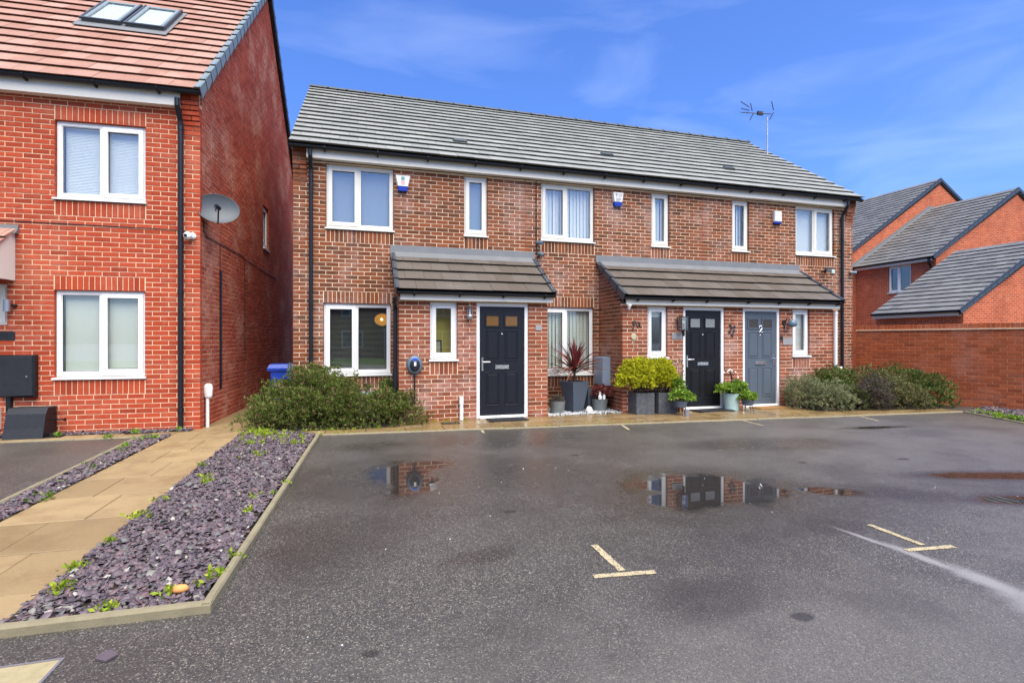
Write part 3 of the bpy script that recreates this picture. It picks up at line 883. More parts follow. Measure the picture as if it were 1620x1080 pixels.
def chips(name, poly, n, size, zbase, zr, mat, label, cat, tilt=.35, aspect=.62, thick=.18, round_=False):
    xs = [p[0] for p in poly]; ysl = [p[1] for p in poly]
    X = rs.uniform(min(xs), max(xs), n * 3); Yv = rs.uniform(min(ysl), max(ysl), n * 3)
    k = inpoly(X, Yv, poly); X, Yv = X[k][:n], Yv[k][:n]; n = len(X)
    K = 6
    ang = np.sort(rs.uniform(0, 2 * np.pi, (n, K)), axis=1) if not round_ else np.tile(np.linspace(0, 2 * np.pi, K, endpoint=False), (n, 1))
    ang = np.linspace(0, 2 * np.pi, K, endpoint=False)[None, :] + rs.uniform(-.35, .35, (n, K))
    s = size[0] + (size[1] - size[0]) * rs.beta(1.6, 3.2, n)
    rad = s[:, None] * rs.uniform(.7, 1.1, (n, K))
    asp = rs.uniform(aspect, 1, n)
    px = rad * np.cos(ang); py = rad * np.sin(ang) * asp[:, None]
    th = s * rs.uniform(thick * .6, thick * 1.3, n)
    top = np.stack([px * .86, py * .86, np.repeat(th[:, None], K, 1) * rs.uniform(.7, 1.1, (n, K))], -1)
    bot = np.stack([px, py, np.zeros((n, K))], -1)
    cen = np.stack([np.zeros(n), np.zeros(n), th * (1.15 if not round_ else 1.6)], -1)[:, None, :]
    V = np.concatenate([top, bot, cen], 1)
    yaw = rs.uniform(0, 2 * np.pi, n); tx = rs.normal(0, tilt, n); ty = rs.normal(0, tilt, n)
    def rot(V, a, i, j):
        c, s_ = np.cos(a)[:, None], np.sin(a)[:, None]
        A, Bv = V[:, :, i].copy(), V[:, :, j].copy()
        V[:, :, i] = A * c - Bv * s_; V[:, :, j] = A * s_ + Bv * c
    rot(V, yaw, 0, 1); rot(V, tx, 1, 2); rot(V, ty, 0, 2)
    z = zbase + rs.uniform(0, zr, n)
    V += np.stack([X, Yv, z], -1)[:, None, :]
    f = []
    for i in range(K):
        j = (i + 1) % K
        f.append((i, j, 2 * K)); f.append((K + i, K + j, j)); f.append((K + i, j, i))
    F = (np.array(f)[None] + (np.arange(n) * (2 * K + 1))[:, None, None]).reshape(-1, 3)
    o = npmesh(name, V.reshape(-1, 3), F, mat, None, 'stuff')
    tag(o, label, cat)
    return o
chips('slate_chips', bed1, 17000, (.008, .042), .022, .024, 'slate_chip', 'purple slate chips filling the bed beside the buff slab path', 'slate chips')
chips('slate_chips', bed2, 4200, (.012, .042), .022, .02, 'slate_chip', 'narrow strip of purple slate chips left of the slab path', 'slate chips')
chips('slate_chips', bed3, 4200, (.018, .05), .022, .025, 'slate_chip', 'dark slate chips at the foot of the brick garden wall', 'slate chips')
chips('slate_chips', [(-4.6, -.80), (-1.36, -.96), (-1.36, -.80), (-4.6, -.62)], 1700, (.012, .045), .018, .03, 'slate_chip', 'thin line of slate chips along the foot of the left house', 'slate chips')
chips('white_pebbles', pb, 2600, (.010, .026), .012, .018, 'pebble_white', 'white pebbles around the pots in the recess between the porches', 'pebbles', .2, .8, .5, True)

# painted bay marks
def stripe(name, p, q, w, label):
    p, q = Vector((*p, 0)), Vector((*q, 0)); e = (q - p).normalized(); nn = Vector((-e.y, e.x, 0)) * w / 2
    mb = MB(); z = Vector((0, 0, .004))
    K = 10; vs = []
    for i in range(K + 1):
        c = p.lerp(q, i / K)
        vs += [c + nn * rnd.uniform(.82, 1.05) + z, c - nn * rnd.uniform(.82, 1.05) + z]
    mb.add(vs, [(2 * i, 2 * i + 1, 2 * i + 3, 2 * i + 2) for i in range(K)])
    o = single(name, mb, 'marking', kind='structure'); o['label'] = label
for (p, q, w, lb) in (((2.72, -6.745), (2.709, -7.165), .052, 'cream stem of the middle T-shaped bay mark'), ((2.508, -7.185), (2.90, -7.235), .052, 'cream bar of the middle T-shaped bay mark'),
                      ((4.93, -6.98), (4.917, -7.39), .05, 'cream stem of the right T-shaped bay mark'), ((4.712, -7.425), (5.096, -7.468), .05, 'cream bar of the right T-shaped bay mark'),
                      ((2.995, -2.06), (2.98, -2.30), .04, 'short cream bay line by the navy door'), ((5.36, -2.24), (5.25, -2.68), .04, 'short cream bay line by the recess'),
                      ((7.64, -2.42), (7.58, -2.95), .04, 'short cream bay line by the black door'), ((10.1, -2.60), (9.9, -3.12), .04, 'short cream bay line by the grey shrub')):
    stripe('bay_marking', p, q, w, lb)
# inspection cover, gratings
t = thing('inspection_cover', (-.45, -7.55, 0), 'recessed inspection cover with buff concrete infill in the tarmac', 'manhole cover')
m = MB(); x0, x1, y0, y1 = -.78, -.117, -7.93, -7.25
m.box(x0, x1, y1 - .012, y1, -.02, .006); m.box(x0, x1, y0, y0 + .012, -.02, .006); m.box(x0, x0 + .012, y0 + .012, y1 - .012, -.02, .006); m.box(x1 - .012, x1, y0 + .012, y1 - .012, -.02, .006)
obj('cover_frame', m, 'steel', t)
m = MB(); m.box(x0 + .014, x1 - .014, y0 + .014, y1 - .014, -.02, .004); obj('cover_infill', m, 'cover_fill', t)
def grate(x0, x1, y0, y1, label):
    t = thing('drain_grate', ((x0 + x1) / 2, (y0 + y1) / 2, 0), label, 'drain grate', 'drain grates in the paving')
    m = MB(); ring(m, x0, x1, y0, y1, .02, .0, .0)
    m = MB(); z = (.012, .022)
    m.box(x0, x1, y0, y0 + .02, *z); m.box(x0, x1, y1 - .02, y1, *z); m.box(x0, x0 + .02, y0 + .02, y1 - .02, *z); m.box(x1 - .02, x1, y0 + .02, y1 - .02, *z)
    obj('grate_frame', m, 'iron_grate', t)
    m = MB(); k = int((x1 - x0 - .04) / .03)
    for i in range(k): m.box(x0 + .024 + i * .03, x0 + .04 + i * .03, y0 + .02, y1 - .02, .012, .02)
    obj('grate_bars', m, 'iron_grate', t)
    m = MB(); m.box(x0 + .02, x1 - .02, y0 + .02, y1 - .02, .010, .0125); obj('grate_pit', m, 'roof_deck', t)
grate(2.47, 2.78, -1.42, -1.24, 'small black drain grate in front of the white pipe')
grate(-3.35, -3.0, -1.02, -.86, 'black grate in the paving left of the other grate by the left house')
grate(-2.22, -1.86, -1.02, -.86, 'black grate in the paving nearest the left house downpipe')
t = MB(); t.lathe([(.0, 0), (.04, .004), (.045, .02), (.03, .035), (.0, .04)], (.205, -6.80, .045), 12, 'z', 1, .6)
single('orange_stone', t, 'terracotta', 'rounded orange stone lying at the corner of the slate bed', 'stone', smooth=True)
m = MB(); m.prism([(.02, -7.31), (.075, -7.345), (.105, -7.30), (.06, -7.25), (.028, -7.26)], .003, .012, 'z')
single('loose_slate', m, 'slate_chip', 'single loose slate chip lying on the tarmac', 'slate')

# ================================================================ TERRACE OF THREE HOUSES
X0, X1, X2, X3 = 0.0, 4.383, 8.585, 12.975
FM = frame((0, 0, 0), (1, 0, 0), (0, 1, 0))
FP = frame((0, -1.02, 0), (1, 0, 0), (0, 1, 0))
RT = .703
zr = lambda y: 4.872 + (y + .28) * RT
PT = .680
zp = lambda y: 2.246 + (y + 1.20) * PT

def roof_vectors(tan, eu=(1, 0, 0), ed=(0, 1, 0)):
    c = 1 / math.sqrt(1 + tan * tan); s = tan * c
    S = Vector(ed) * c + Vector((0, 0, 1)) * s
    N = Vector((0, 0, 1)) * c - Vector(ed) * s
    return S, N

def terrace_house(name, xa, xb, label, openings, windows, lintels, hidden, porch, porch_open, left_end, right_end):
    t = thing(name, ((xa + xb) / 2, 0, 0), label, 'house', 'houses of the brown brick terrace')
    BR = Pieces('brick', t, 'brickwork'); TL = Pieces('tile', t, 'tiling')
    j0, j1 = (0 if left_end else .006), (0 if right_end else .006)
    # front wall
    mb = MB(FM); mortar_cells(mb, xa + (.006 if left_end else 0), xb - (.006 if right_end else 0), 0, 4.675, openings, d1=.09)
    fw_ = obj('front_wall', mb, 'mortar_pale', t)
    lay_bricks(BR, fw_, FM, xa + j0, xb - j1, 0, 4.65, list(openings) + list(hidden), lintels, 'brick_brown', phase=xa if left_end else xa + .05)
    for w in windows: window(t, FM, *w[:4], w[4], **w[5])
    # corbelled shoulder under the verge
    for end, sgn in ((left_end, 1), (right_end, -1)):
        if not end: continue
        m = MB(FM); ea = xa if sgn > 0 else xb - .235
        m.box(ea + .004, ea + .231, -.058, .006, 4.64, 4.90)
        cb = obj('corbel', m, 'mortar_pale', t)
        for k in range(9):
            pr = max(.006, min(.096, .018 * (k - .6)))
            zz = 4.275 + k * .075
            half = k % 2
            for (a, b) in (((ea, ea + .235),) if not half else ((ea, ea + .107), (ea + .117, ea + .235))):
                m = MB(FM); m.bbox(a, b, -pr - .002, .004 if zz < 4.6 else -pr + .07, zz, zz + .063, .003)
                obj('brick', m, 'brick_brown', cb)
    # side and back walls
    m = MB()
    if left_end: m.prism([(.095, 0), (7.4, 0), (7.4, 4.7), (3.72, 7.5), (.095, 4.95)], xa, xa + .2, 'u')
    if right_end: m.prism([(.095, 0), (7.4, 0), (7.4, 4.7), (3.72, 7.5), (.095, 4.95)], xb - .2, xb, 'u')
    m.box(xa + (.2 if left_end else 0), xb - (.2 if right_end else 0), 7.2, 7.4, 0, 4.7)
    obj('side_wall', m, 'brick_back', t)
    # roof
    ra, rb = xa - (.035 if left_end else 0), xb + (.035 if right_end else 0)
    m = MB(); m.prism([(-.245, zr(-.245) - .012), (3.72, zr(3.72) - .012), (7.7, 4.85), (7.7, 4.78), (3.72, zr(3.72) - .16), (-.16, zr(-.16) - .09)], ra + .01, rb - .01, 'u')
    rf = obj('roof', m, 'roof_deck', t)
    S, N = roof_vectors(RT)
    ln = 4.0 * math.sqrt(1 + RT * RT); gauge = ln / 15
    lay_tiles(TL, rf, (ra, -.28, 4.872), (1, 0, 0), S, N, rb - ra, 15, .33, gauge, 'tile_grey', u0=ra)
    # ridge tiles
    x = ra
    while x < rb - .05:
        b = min(x + .45, rb)
        m = MB(); zt = zr(3.72) + .055
        prof = [(3.72 - .15, zt - .075), (3.72 - .10, zt - .02), (3.72 - .035, zt + .012), (3.72 + .035, zt + .012), (3.72 + .10, zt - .02), (3.72 + .15, zt - .075)]
        m.prism(prof, x + .003, b - .003, 'u')
        m.prism([(p[0] * 1.0 + (p[0] - 3.72) * .08, p[1] + .008) for p in prof], b - .045, b - .004, 'u')
        obj('ridge_tile', m, 'tile_ridge', rf); x += .45
    m = MB(); m.prism([(3.72, zr(3.72) + .004), (7.72, 4.87), (7.72, 4.852), (3.72, zr(3.72) - .01)], ra, rb, 'u')
    obj('rear_slope', m, 'tile_grey', rf)
    # eaves
    fa, fb = xa + (.238 if left_end else 0), xb - (.28 if right_end else 0)
    m = MB(FM); m.box(fa, fb, -.145, -.125, 4.685, 4.862)
    fs_ = obj('fascia', m, 'fascia_white', t)
    m = MB(FM); m.box(fa, fb, -.124, -.004, 4.688, 4.698); obj('soffit', m, 'fascia_white', fs_)
    br = [x for x in np.arange(.55, 13, .92) if xa < x < xb]
    gutter(t, FM, ra - (.01 if left_end else 0), rb + (.01 if right_end else 0), -.215, 4.866, .050, br)
    # porch
    pa, pb, sl, sr = porch['a'], porch['b'], porch['sl'], porch['sr']
    mb = MB(FP); mortar_cells(mb, pa + (.006 if sl else 0), pb - (.006 if sr else 0), 0, 2.13, porch_open, d1=.09)
    pw = obj('porch_wall', mb, 'mortar_pale', t)
    lay_bricks(BR, pw, FP, pa, pb, 0, 2.1, porch_open, porch['sold'], 'brick_pink', phase=pa)
    lim = lambda yy: zp(yy) - .065
    for flag, FS, um in ((sl, frame((pa, 0, 0), (0, -1, 0), (1, 0, 0)), 1), (sr, frame((pb, -1.02, 0), (0, 1, 0), (-1, 0, 0)), -1)):
        if not flag: continue
        m = MB(FS)
        if um > 0: poly = [(.0, 0), (.925, 0), (.925, lim(-.925)), (.0, lim(0))]
        else: poly = [(.095, 0), (1.02, 0), (1.02, lim(0)), (.095, lim(-.925))]
        m.prism([(p[0], p[1]) for p in poly], .007, .09, 'd')
        sw = obj('porch_side_wall', m, 'mortar_pale', t)
        if um > 0: ul = lambda zt: (0, min(.925, (3.03 - zt) / PT)) if zt < 2.98 else None
        else: ul = lambda zt: (max(.095, 1.02 - (3.03 - zt) / PT), 1.02) if zt < 2.98 else None
        lay_bricks(BR, sw, FS, 0 if um > 0 else .095, .925 if um > 0 else 1.02, 0, 3.0, (), (), 'brick_brown', ulim=ul)
    ea, eb = pa - (.045 if sl else 0), pb + (.06 if sr else 0)
    m = MB(); m.prism([(-1.165, zp(-1.165) - .01), (-.003, zp(-.003) - .01), (-.003, zp(0) - .06), (-1.03, zp(-1.03) - .06), (-1.12, zp(-1.12) - .06)], ea + .004, eb - .004, 'u')
    prf = obj('porch_roof', m, 'roof_deck', t)
    S, N = roof_vectors(PT)
    lay_tiles(TL, prf, (ea, -1.20, 2.246), (1, 0, 0), S, N, eb - ea, 4, .33, .352, 'tile_brown', u0=ea)
    m = MB(); zt = zp(-.20) + .05
    m.prism([(-.004, 3.215), (-.018, 3.215), (-.026, 3.09), (-.20, zt), (-.20, zt - .012), (-.004, 3.05)], ea - (.04 if sl else 0), eb + (.03 if sr else -.002), 'u')
    obj('flashing', m, 'lead', prf)
    for flag, x, sg in ((sl, ea, -1), (sr, eb, 1)):
        if not flag: continue
        for r in range(4):
            Fv = Matrix.Identity(4); o = Vector((x, -1.20, 2.246))
            for j in range(3): Fv[j][0] = (1, 0, 0)[j]; Fv[j][1] = S[j]; Fv[j][2] = N[j]; Fv[j][3] = o[j]
            x0_, x1_ = (-.012, .04) if sg < 0 else (-.04, .012)
            verge_unit(Fv, r * .352 - .012, (r + 1) * .352 - .014, x0_, x1_, sg, 'verge_dark', prf, .075)
    m = MB(); m.box(pa + (.02 if sl else 0), pb + (.06 if sr else 0), -1.135, -1.115, 2.105, 2.24); pf = obj('porch_fascia', m, 'fascia_white', t)
    m = MB(); m.box(pa + (.02 if sl else 0), pb + (.06 if sr else 0), -1.114, -1.024, 2.108, 2.118); obj('soffit', m, 'fascia_white', pf)
    gutter(t, FM, ea - .005 * sl, eb + .02 * sr, -1.19, 2.241, .046, [x for x in np.arange(pa + .25, pb, .78)])
    BR.flush(); TL.flush()
    return t

bl = dict
h1 = terrace_house('terraced_house', X0, X1, 'left end house of the brown brick terrace with the navy front door',
    [(.5625, 1.765, 3.45, 4.65), (3.125, 3.59, 3.45, 4.65), (.52, 1.715, .75, 2.1)],
    [(.5625, 1.765, 3.45, 4.65, 'LO', bl(wmat='cream_upvc', blind='roller', bmat='blind_grey')), (3.125, 3.59, 3.45, 4.65, 'N', bl(wmat='cream_upvc', blind='roller', bmat='blind_grey')), (.52, 1.715, .75, 2.1, 'LO', bl(blind='open', bmat='blind_dim', roomd=3.2))],  # upper roller blinds added, their colour standing in for reflected sky
    [(.5625, 1.765, 3.225, 3.45), (3.125, 3.59, 3.225, 3.45), (.52, 1.715, 2.1, 2.325), (.52, 1.715, .525, .75)],
    [(1.9, 4.40, 0, 2.97)],
    dict(a=1.79, b=4.49, sl=1, sr=1, sold=[(2.324, 2.80, .825, 1.05)]), [(2.324, 2.80, 1.05, 2.085), (3.146, 4.11, 0, 2.085)], True, False)
window(h1, FP, 2.324, 2.80, 1.05, 2.085, 'N', blind=None, room='room_yellow', roomd=.36)
d1_ = door(h1, FP, 3.146, 4.11, 2.085, 'door_navy', 'L', 'amber_glass', 'navy six panel front door with two amber lights')
h2 = terrace_house('terraced_house', X1, X2, 'middle house of the brown brick terrace with the black front door',
    [(4.726, 5.918, 3.45, 4.65), (7.285, 7.735, 3.45, 4.65), (4.72, 5.90, .675, 2.1)],
    [(4.726, 5.918, 3.45, 4.65, 'LO', bl(wmat='cream_upvc', blind='vertical')), (7.285, 7.735, 3.45, 4.65, 'N', bl(wmat='cream_upvc', blind='vertical')), (4.72, 5.90, .675, 2.1, 'LO', bl(blind='vertical', bmat='blind_cream'))],
    [(4.726, 5.918, 3.225, 3.45), (7.285, 7.735, 3.225, 3.45), (4.72, 5.90, 2.1, 2.325), (4.72, 5.90, .45, .675)],
    [(6.15, 8.585, 0, 2.97)],
    dict(a=6.03, b=8.585, sl=1, sr=0, sold=[(6.577, 7.025, .825, 1.05)]), [(6.577, 7.025, 1.05, 2.085), (7.387, 8.363, 0, 2.085)], False, False)
window(h2, FP, 6.577, 7.025, 1.05, 2.085, 'N', blind='half', room='room_dark', roomd=.8)
d2_ = door(h2, FP, 7.387, 8.363, 2.085, 'door_black', 'L', 'frosted', 'black six panel front door')
h3 = terrace_house('terraced_house', X2, X3, 'right end house of the brown brick terrace with the blue-grey front door',
    [(9.385, 9.855, 3.45, 4.65), (11.21, 12.385, 3.45, 4.65)],
    [(9.385, 9.855, 3.45, 4.65, 'N', bl(wmat='cream_upvc', blind='vertical')), (11.21, 12.385, 3.45, 4.65, 'RO', bl(wmat='cream_upvc', blind='venetian'))],
    [(9.385, 9.855, 3.225, 3.45), (11.21, 12.385, 3.225, 3.45)],
    [(8.585, 11.10, 0, 2.97)],
    dict(a=8.585, b=11.215, sl=0, sr=1, sold=[(10.106, 10.566, .825, 1.05)]), [(8.824, 9.771, 0, 2.085), (10.106, 10.566, 1.05, 2.085)], False, True)
window(h3, FP, 10.106, 10.566, 1.05, 2.085, 'N', blind='venetian', room='room_dark', roomd=.8)
two = [[(-.035, .055), (-.02, .085), (.015, .09), (.035, .065), (.03, .035), (.0, .0), (-.035, -.045), (.045, -.045)]]
d3_ = door(h3, FP, 8.824, 9.771, 2.085, 'door_grey', 'R', 'frosted_dark', 'blue-grey six panel front door with a silver number', two)
# room behind the ground floor window: glowing pendant lamp
t = thing('pendant_lamp', (1.62, 1.5, 1.86), 'glowing orange globe lamp seen through the ground floor window', 'lamp')
m = MB(); prof = [(.02, -.13)] + [(.165 * math.sin(a), -.13 * math.cos(a)) for a in np.linspace(.15, math.pi - .1, 12)] + [(.02, .13)]
m.lathe(prof, (1.62, 1.5, 1.86), 20); obj('lamp_shade', m, 'lamp_orange', t, smooth=True)
m = MB(); m.lathe([(.0, -.03), (.03, 0), (.0, .03)], (1.60, 1.33, 1.86), 10); obj('bulb', m, 'lamp_bulb', t)
m = MB(); m.tube([(1.62, 1.5, 1.98), (1.62, 1.5, 2.12)], .006, 6); obj('cord', m, 'black_plastic', t)
t = thing('picture_frame', (2.45, -.80, 1.12), 'dark framed picture standing inside the narrow window by the navy door', 'picture')
m = MB(FP); ring(m, 2.36, 2.56, 1.11, 1.42, .022, .24, .26); obj('frame', m, 'black_plastic', t)
m = MB(FP); m.box(2.382, 2.538, .247, .252, 1.132, 1.398); obj('print', m, 'orn_cream', t)
# rainwater pipes
downpipe(h1, [(.308, -.215, 4.80), (.308, -.215, 4.70), (.308, -.07, 4.50), (.308, -.058, 4.40), (.308, -.058, .03)], .036, clips=[((.308, -.058, 4.42), (.308, -.058, 4.36)), ((.308, -.058, 2.10), (.308, -.058, 2.03))])
downpipe(h1, [(1.715, -1.19, 2.15), (1.715, -1.12, 2.05), (1.735, -.95, 1.95), (1.735, -.95, .03)], .034, clips=[((1.735, -.95, 1.98), (1.735, -.95, 1.92)), ((1.735, -.95, .95), (1.735, -.95, .6))])
downpipe(h3, [(12.576, -.215, 4.80), (12.576, -.215, 4.70), (12.576, -.07, 4.50), (12.576, -.058, 4.40), (12.576, -.058, .03)], .036, clips=[((12.576, -.058, 4.42), (12.576, -.058, 4.36)), ((12.576, -.058, 2.2), (12.576, -.058, 2.14)), ((12.576, -.058, 3.9), (12.576, -.058, 3.86))])
downpipe(h3, [(11.24, -1.06, 2.06), (11.24, -1.06, .84), (11.30, -1.09, .80), (11.36, -1.11, .80)], .036, 'white_upvc', clips=[((11.24, -1.06, 2.04), (11.24, -1.06, 1.98))])
downpipe(h1, [(2.865, -1.062, .44), (2.865, -1.062, .02)], .032, 'white_upvc', clips=[((2.865, -1.062, .44), (2.865, -1.062, .30))], name='waste_pipe')
downpipe(h2, [(6.10, -1.165, 2.10), (6.10, -1.165, 2.085), (6.10, -1.15, 2.0)], [.042, .042, .012], 'white_upvc', name='gutter_outlet')
# vertical movement joints
for hx, hh in ((X1, h1), (X2, h2)):
    m = MB(FM); m.box(hx - .005, hx + .005, .001, .02, 0, 4.67); obj('movement_joint', m, 'brick_red', hh)

# ================================================================ LEFT HOUSE
LA = R(-2.9)
LU = (math.cos(LA), math.sin(LA), 0); LW = (-math.sin(LA), math.cos(LA), 0)
LO = (-1.274, -.767, 0)
FL = frame(LO, LU, LW)
FS = frame(LO, LW, (-LU[0], -LU[1], 0))
lp = lambda u, w, z: FL @ Vector((u, w, z))
lh = thing('red_brick_house', LO, 'bright red brick house with orange tiled roof at the left edge', 'house')
BR = Pieces('brick', lh, 'brickwork'); TL = Pieces('tile', lh, 'tiling')
lop = [(-1.958, -.765, 3.525, 4.725), (-1.965, -.772, .825, 2.175), (-3.15, -2.556, 1.65, 2.25)]
mb = MB(FL); mortar_cells(mb, -4.6, -.006, 0, 5.12, lop, d1=.09)
lf_ = obj('front_wall', mb, 'mortar_red', lh)
lay_bricks(BR, lf_, FL, -4.6, 0, 0, 5.1, lop, [(-1.958, -.765, 4.725, 4.95), (-1.958, -.765, 3.30, 3.525), (-1.965, -.772, 2.175, 2.40), (-1.965, -.772, .60, .825)], 'brick_red', phase=-.215)
window(lh, FL, -1.958, -.765, 3.525, 4.725, 'RO', blind='venetian')
window(lh, FL, -1.965, -.772, .825, 2.175, 'RO', blind='venetian', bmat='blind_cream')
window(lh, FL, -3.15, -2.556, 1.65, 2.25, 'N', blind='vertical', wmat='cream_upvc', sill=False)
LT = .983
zl = lambda w: 5.25 + (w + .25) * LT
sop = [(4.28, 4.86, 3.6, 4.65)]
m = MB(FS); mortar_cells(m, .095, 9.34, 0, 5.1, sop, d1=.09)
m.prism([(.095, 5.1), (9.245, 5.1), (9.245, 5.2), (4.67, zl(4.67) - .08), (.095, zl(.095) - .08)], .007, .09, 'd')
sw = obj('gable_wall', m, 'mortar_red', lh)
def ulg(zt):
    if zt < 5.1: return (.095, 9.34)
    a = max(.095, (zt - 5.25 + .055) / LT - .25)
    return (a, 9.34 - a) if a < 4.55 else None
lay_bricks(BR, sw, FS, .095, 9.34, 0, 9.95, sop, [(4.28, 4.86, 4.65, 4.875)], 'brick_red_side', phase=-.12, ulim=ulg)
window(lh, FS, 4.28, 4.86, 3.6, 4.65, 'N', blind=None)
m = MB(FL); m.box(-4.6, 0, 9.1, 9.34, 0, 5.1); m.box(-4.6, -4.4, .09, 9.1, 0, 5.1); obj('rear_wall', m, 'brick_back', lh)
# corbel at the eaves corner
m = MB(FL); m.box(-.231, -.004, -.058, .006, 5.05, 5.31); cb = obj('corbel', m, 'mortar_red', lh)
for k in range(9):
    pr = max(.006, min(.1, .018 * (k - .6))); zz = 4.65 + k * .075
    for (a, b) in (((-.235, 0.),) if not k % 2 else ((-.235, -.117), (-.107, 0.))):
        m = MB(FL); m.bbox(a, b, -pr - .002, .004 if zz < 5.0 else -pr + .07, zz, zz + .063, .003); obj('brick', m, 'brick_red', cb)
# roof
m = MB(FL); m.prism([(-.215, zl(-.215) - .012), (4.67, zl(4.67) - .012), (9.56, 5.28), (9.56, 5.2), (4.67, zl(4.67) - .2), (-.12, zl(-.12) - .12)], -4.7, .035, 'u')
rf = obj('roof', m, 'roof_deck', lh)
S, N = roof_vectors(LT, LU, LW)
gauge = 4.92 * math.sqrt(1 + LT * LT) / 20
lights = [(-2.33, -1.735, 2.46, 3.62), (-1.655, -1.045, 2.46, 3.62)]
def skip(a, b, s0, s1):
    c = (a + b) / 2; sm = (s0 + s1) / 2
    return any(l[0] - .08 < c < l[1] + .08 and l[2] - .12 < sm < l[3] + .06 for l in lights)
lay_tiles(TL, rf, lp(-4.7, -.25, 5.25), LU, S, N, 4.76, 20, .335, gauge, 'tile_orange', u0=-4.7)
S2, N2 = roof_vectors(LT, LU, (-LW[0], -LW[1], 0))
lay_tiles(TL, rf, lp(.06, 9.59, 5.25), (-LU[0], -LU[1], 0), S2, N2, .7, 20, .335, gauge, 'tile_orange', area_scale=.01)
def slopeF(o, U_, S_, N_):
    F = Matrix.Identity(4)
    for j in range(3): F[j][0] = U_[j]; F[j][1] = S_[j]; F[j][2] = N_[j]; F[j][3] = o[j]
    return F
FR = slopeF(lp(0, -.25, 5.25), LU, S, N)
for r in range(20):
    verge_unit(FR, r * gauge - .012, (r + 1) * gauge - .016, .005, .075, 1, 'verge_grey', rf)
FR2 = slopeF(lp(0, 9.59, 5.25), LU, S2, N2)
for r in range(20):
    verge_unit(FR2, r * gauge - .012, (r + 1) * gauge - .016, .005, .075, 1, 'verge_dark', rf)
m = MB(FR2); m.box(-4.7, -.6, 0, 20 * gauge, -.01, .02); obj('rear_slope', m, 'tile_orange', rf)
m = MB(FL); m.prism([(4.5, zl(4.67) - .1), (4.67, zl(4.67) + .07), (4.84, zl(4.67) - .1)], -4.7, .09, 'u'); obj('ridge', m, 'tile_ridge', rf)
for (a, b, c, e) in lights:
    m = MB(FR); ring(m, a, b, 0, 0, 0, 0, 0); m = MB(FR)
    w = .075
    for (x0_, x1_, y0_, y1_) in ((a, b, c, c + w), (a, b, e - w, e), (a, a + w, c + w, e - w), (b - w, b, c + w, e - w)):
        m.add([(x0_, y0_, -.01), (x1_, y0_, -.01), (x1_, y1_, -.01), (x0_, y1_, -.01), (x0_, y0_, .12), (x1_, y0_, .12), (x1_, y1_, .12), (x0_, y1_, .12)],
              [(0, 3, 2, 1), (4, 5, 6, 7), (0, 1, 5, 4), (1, 2, 6, 5), (2, 3, 7, 6), (3, 0, 4, 7)])
    rl = obj('rooflight', m, 'verge_grey', lh)
    m = MB(FR); m.box(a + w - .002, b - w + .002, c + w - .002, e - w + .002, .095, .101); obj('pane', m, 'glass', rl)
    m = MB(FR); m.box(a + w + .004, b - w - .004, c + w + .004, e - w - .004, .082, .088); obj('blind', m, 'blind_white', rl)
    m = MB(FR); m.box(a - .02, b + .02, c - .02, c + .03, .10, .135); m.box(a - .02, a + .015, c + .03, e + .02, .10, .132); m.box(b - .015, b + .02, c + .03, e + .02, .10, .132)
    obj('capping', m, 'verge_dark', rl)
m = MB(FR); m.box(-2.40, -.97, 2.24, 2.46, .056, .066); m.box(-1.735, -1.655, 2.46, 3.62, .056, .068); m.box(-2.40, -2.332, 2.46, 3.68, .054, .064); m.box(-1.043, -.97, 2.46, 3.68, .054, .064)
obj('flashing', m, 'lead', rf)
# eaves
m = MB(FL); m.box(-4.6, -.242, -.135, -.115, 5.05, 5.285); fs_ = obj('fascia', m, 'fascia_white', lh)
m = MB(FL); m.box(-4.6, -.242, -.114, -.004, 5.053, 5.065); obj('soffit', m, 'fascia_white', fs_)
gutter(lh, FL, -4.7, .07, -.20, 5.27, .052, [-2.23, -1.35, -.52])
q = lambda u, w, z: tuple(lp(u, w, z))
downpipe(lh, [q(-.257, -.2, 5.14), q(-.257, -.2, 5.03), q(-.257, -.075, 4.84), q(-.257, -.06, 4.74), q(-.257, -.06, .03)], .037, clips=[(q(-.257, -.06, 4.76), q(-.257, -.06, 4.70)), (q(-.257, -.06, 2.2), q(-.257, -.06, 2.14)), (q(-.257, -.06, .35), q(-.257, -.06, .30))])
m = MB(); m.tube([q(-4.6, -.008, 3.19), q(-2.6, -.008, 3.18), q(-.32, -.008, 3.15), q(-.18, -.008, 3.13)], .006, 6); obj('wall_cable', m, 'black_plastic', lh)
m = MB(); m.tube([q(.008, .15, 3.35), q(.008, .15, 3.16), q(.01, .3, 3.12), q(.008, 2.45, 3.13), q(.008, 2.6, 3.1), q(.008, 2.62, 1.0)], .007, 6); m.tube([q(.008, 2.6, 3.1), q(.008, 6, 3.05)], .006, 6); obj('side_cable', m, 'black_plastic', lh)
m = MB(); m.tube([q(.02, .98, 2.65), q(.02, .98, .56)], .02, 6); m.tube([q(.008, .98, 3.1), q(.008, .98, 2.65)], .006, 6); obj('conduit', m, 'black_plastic', lh)
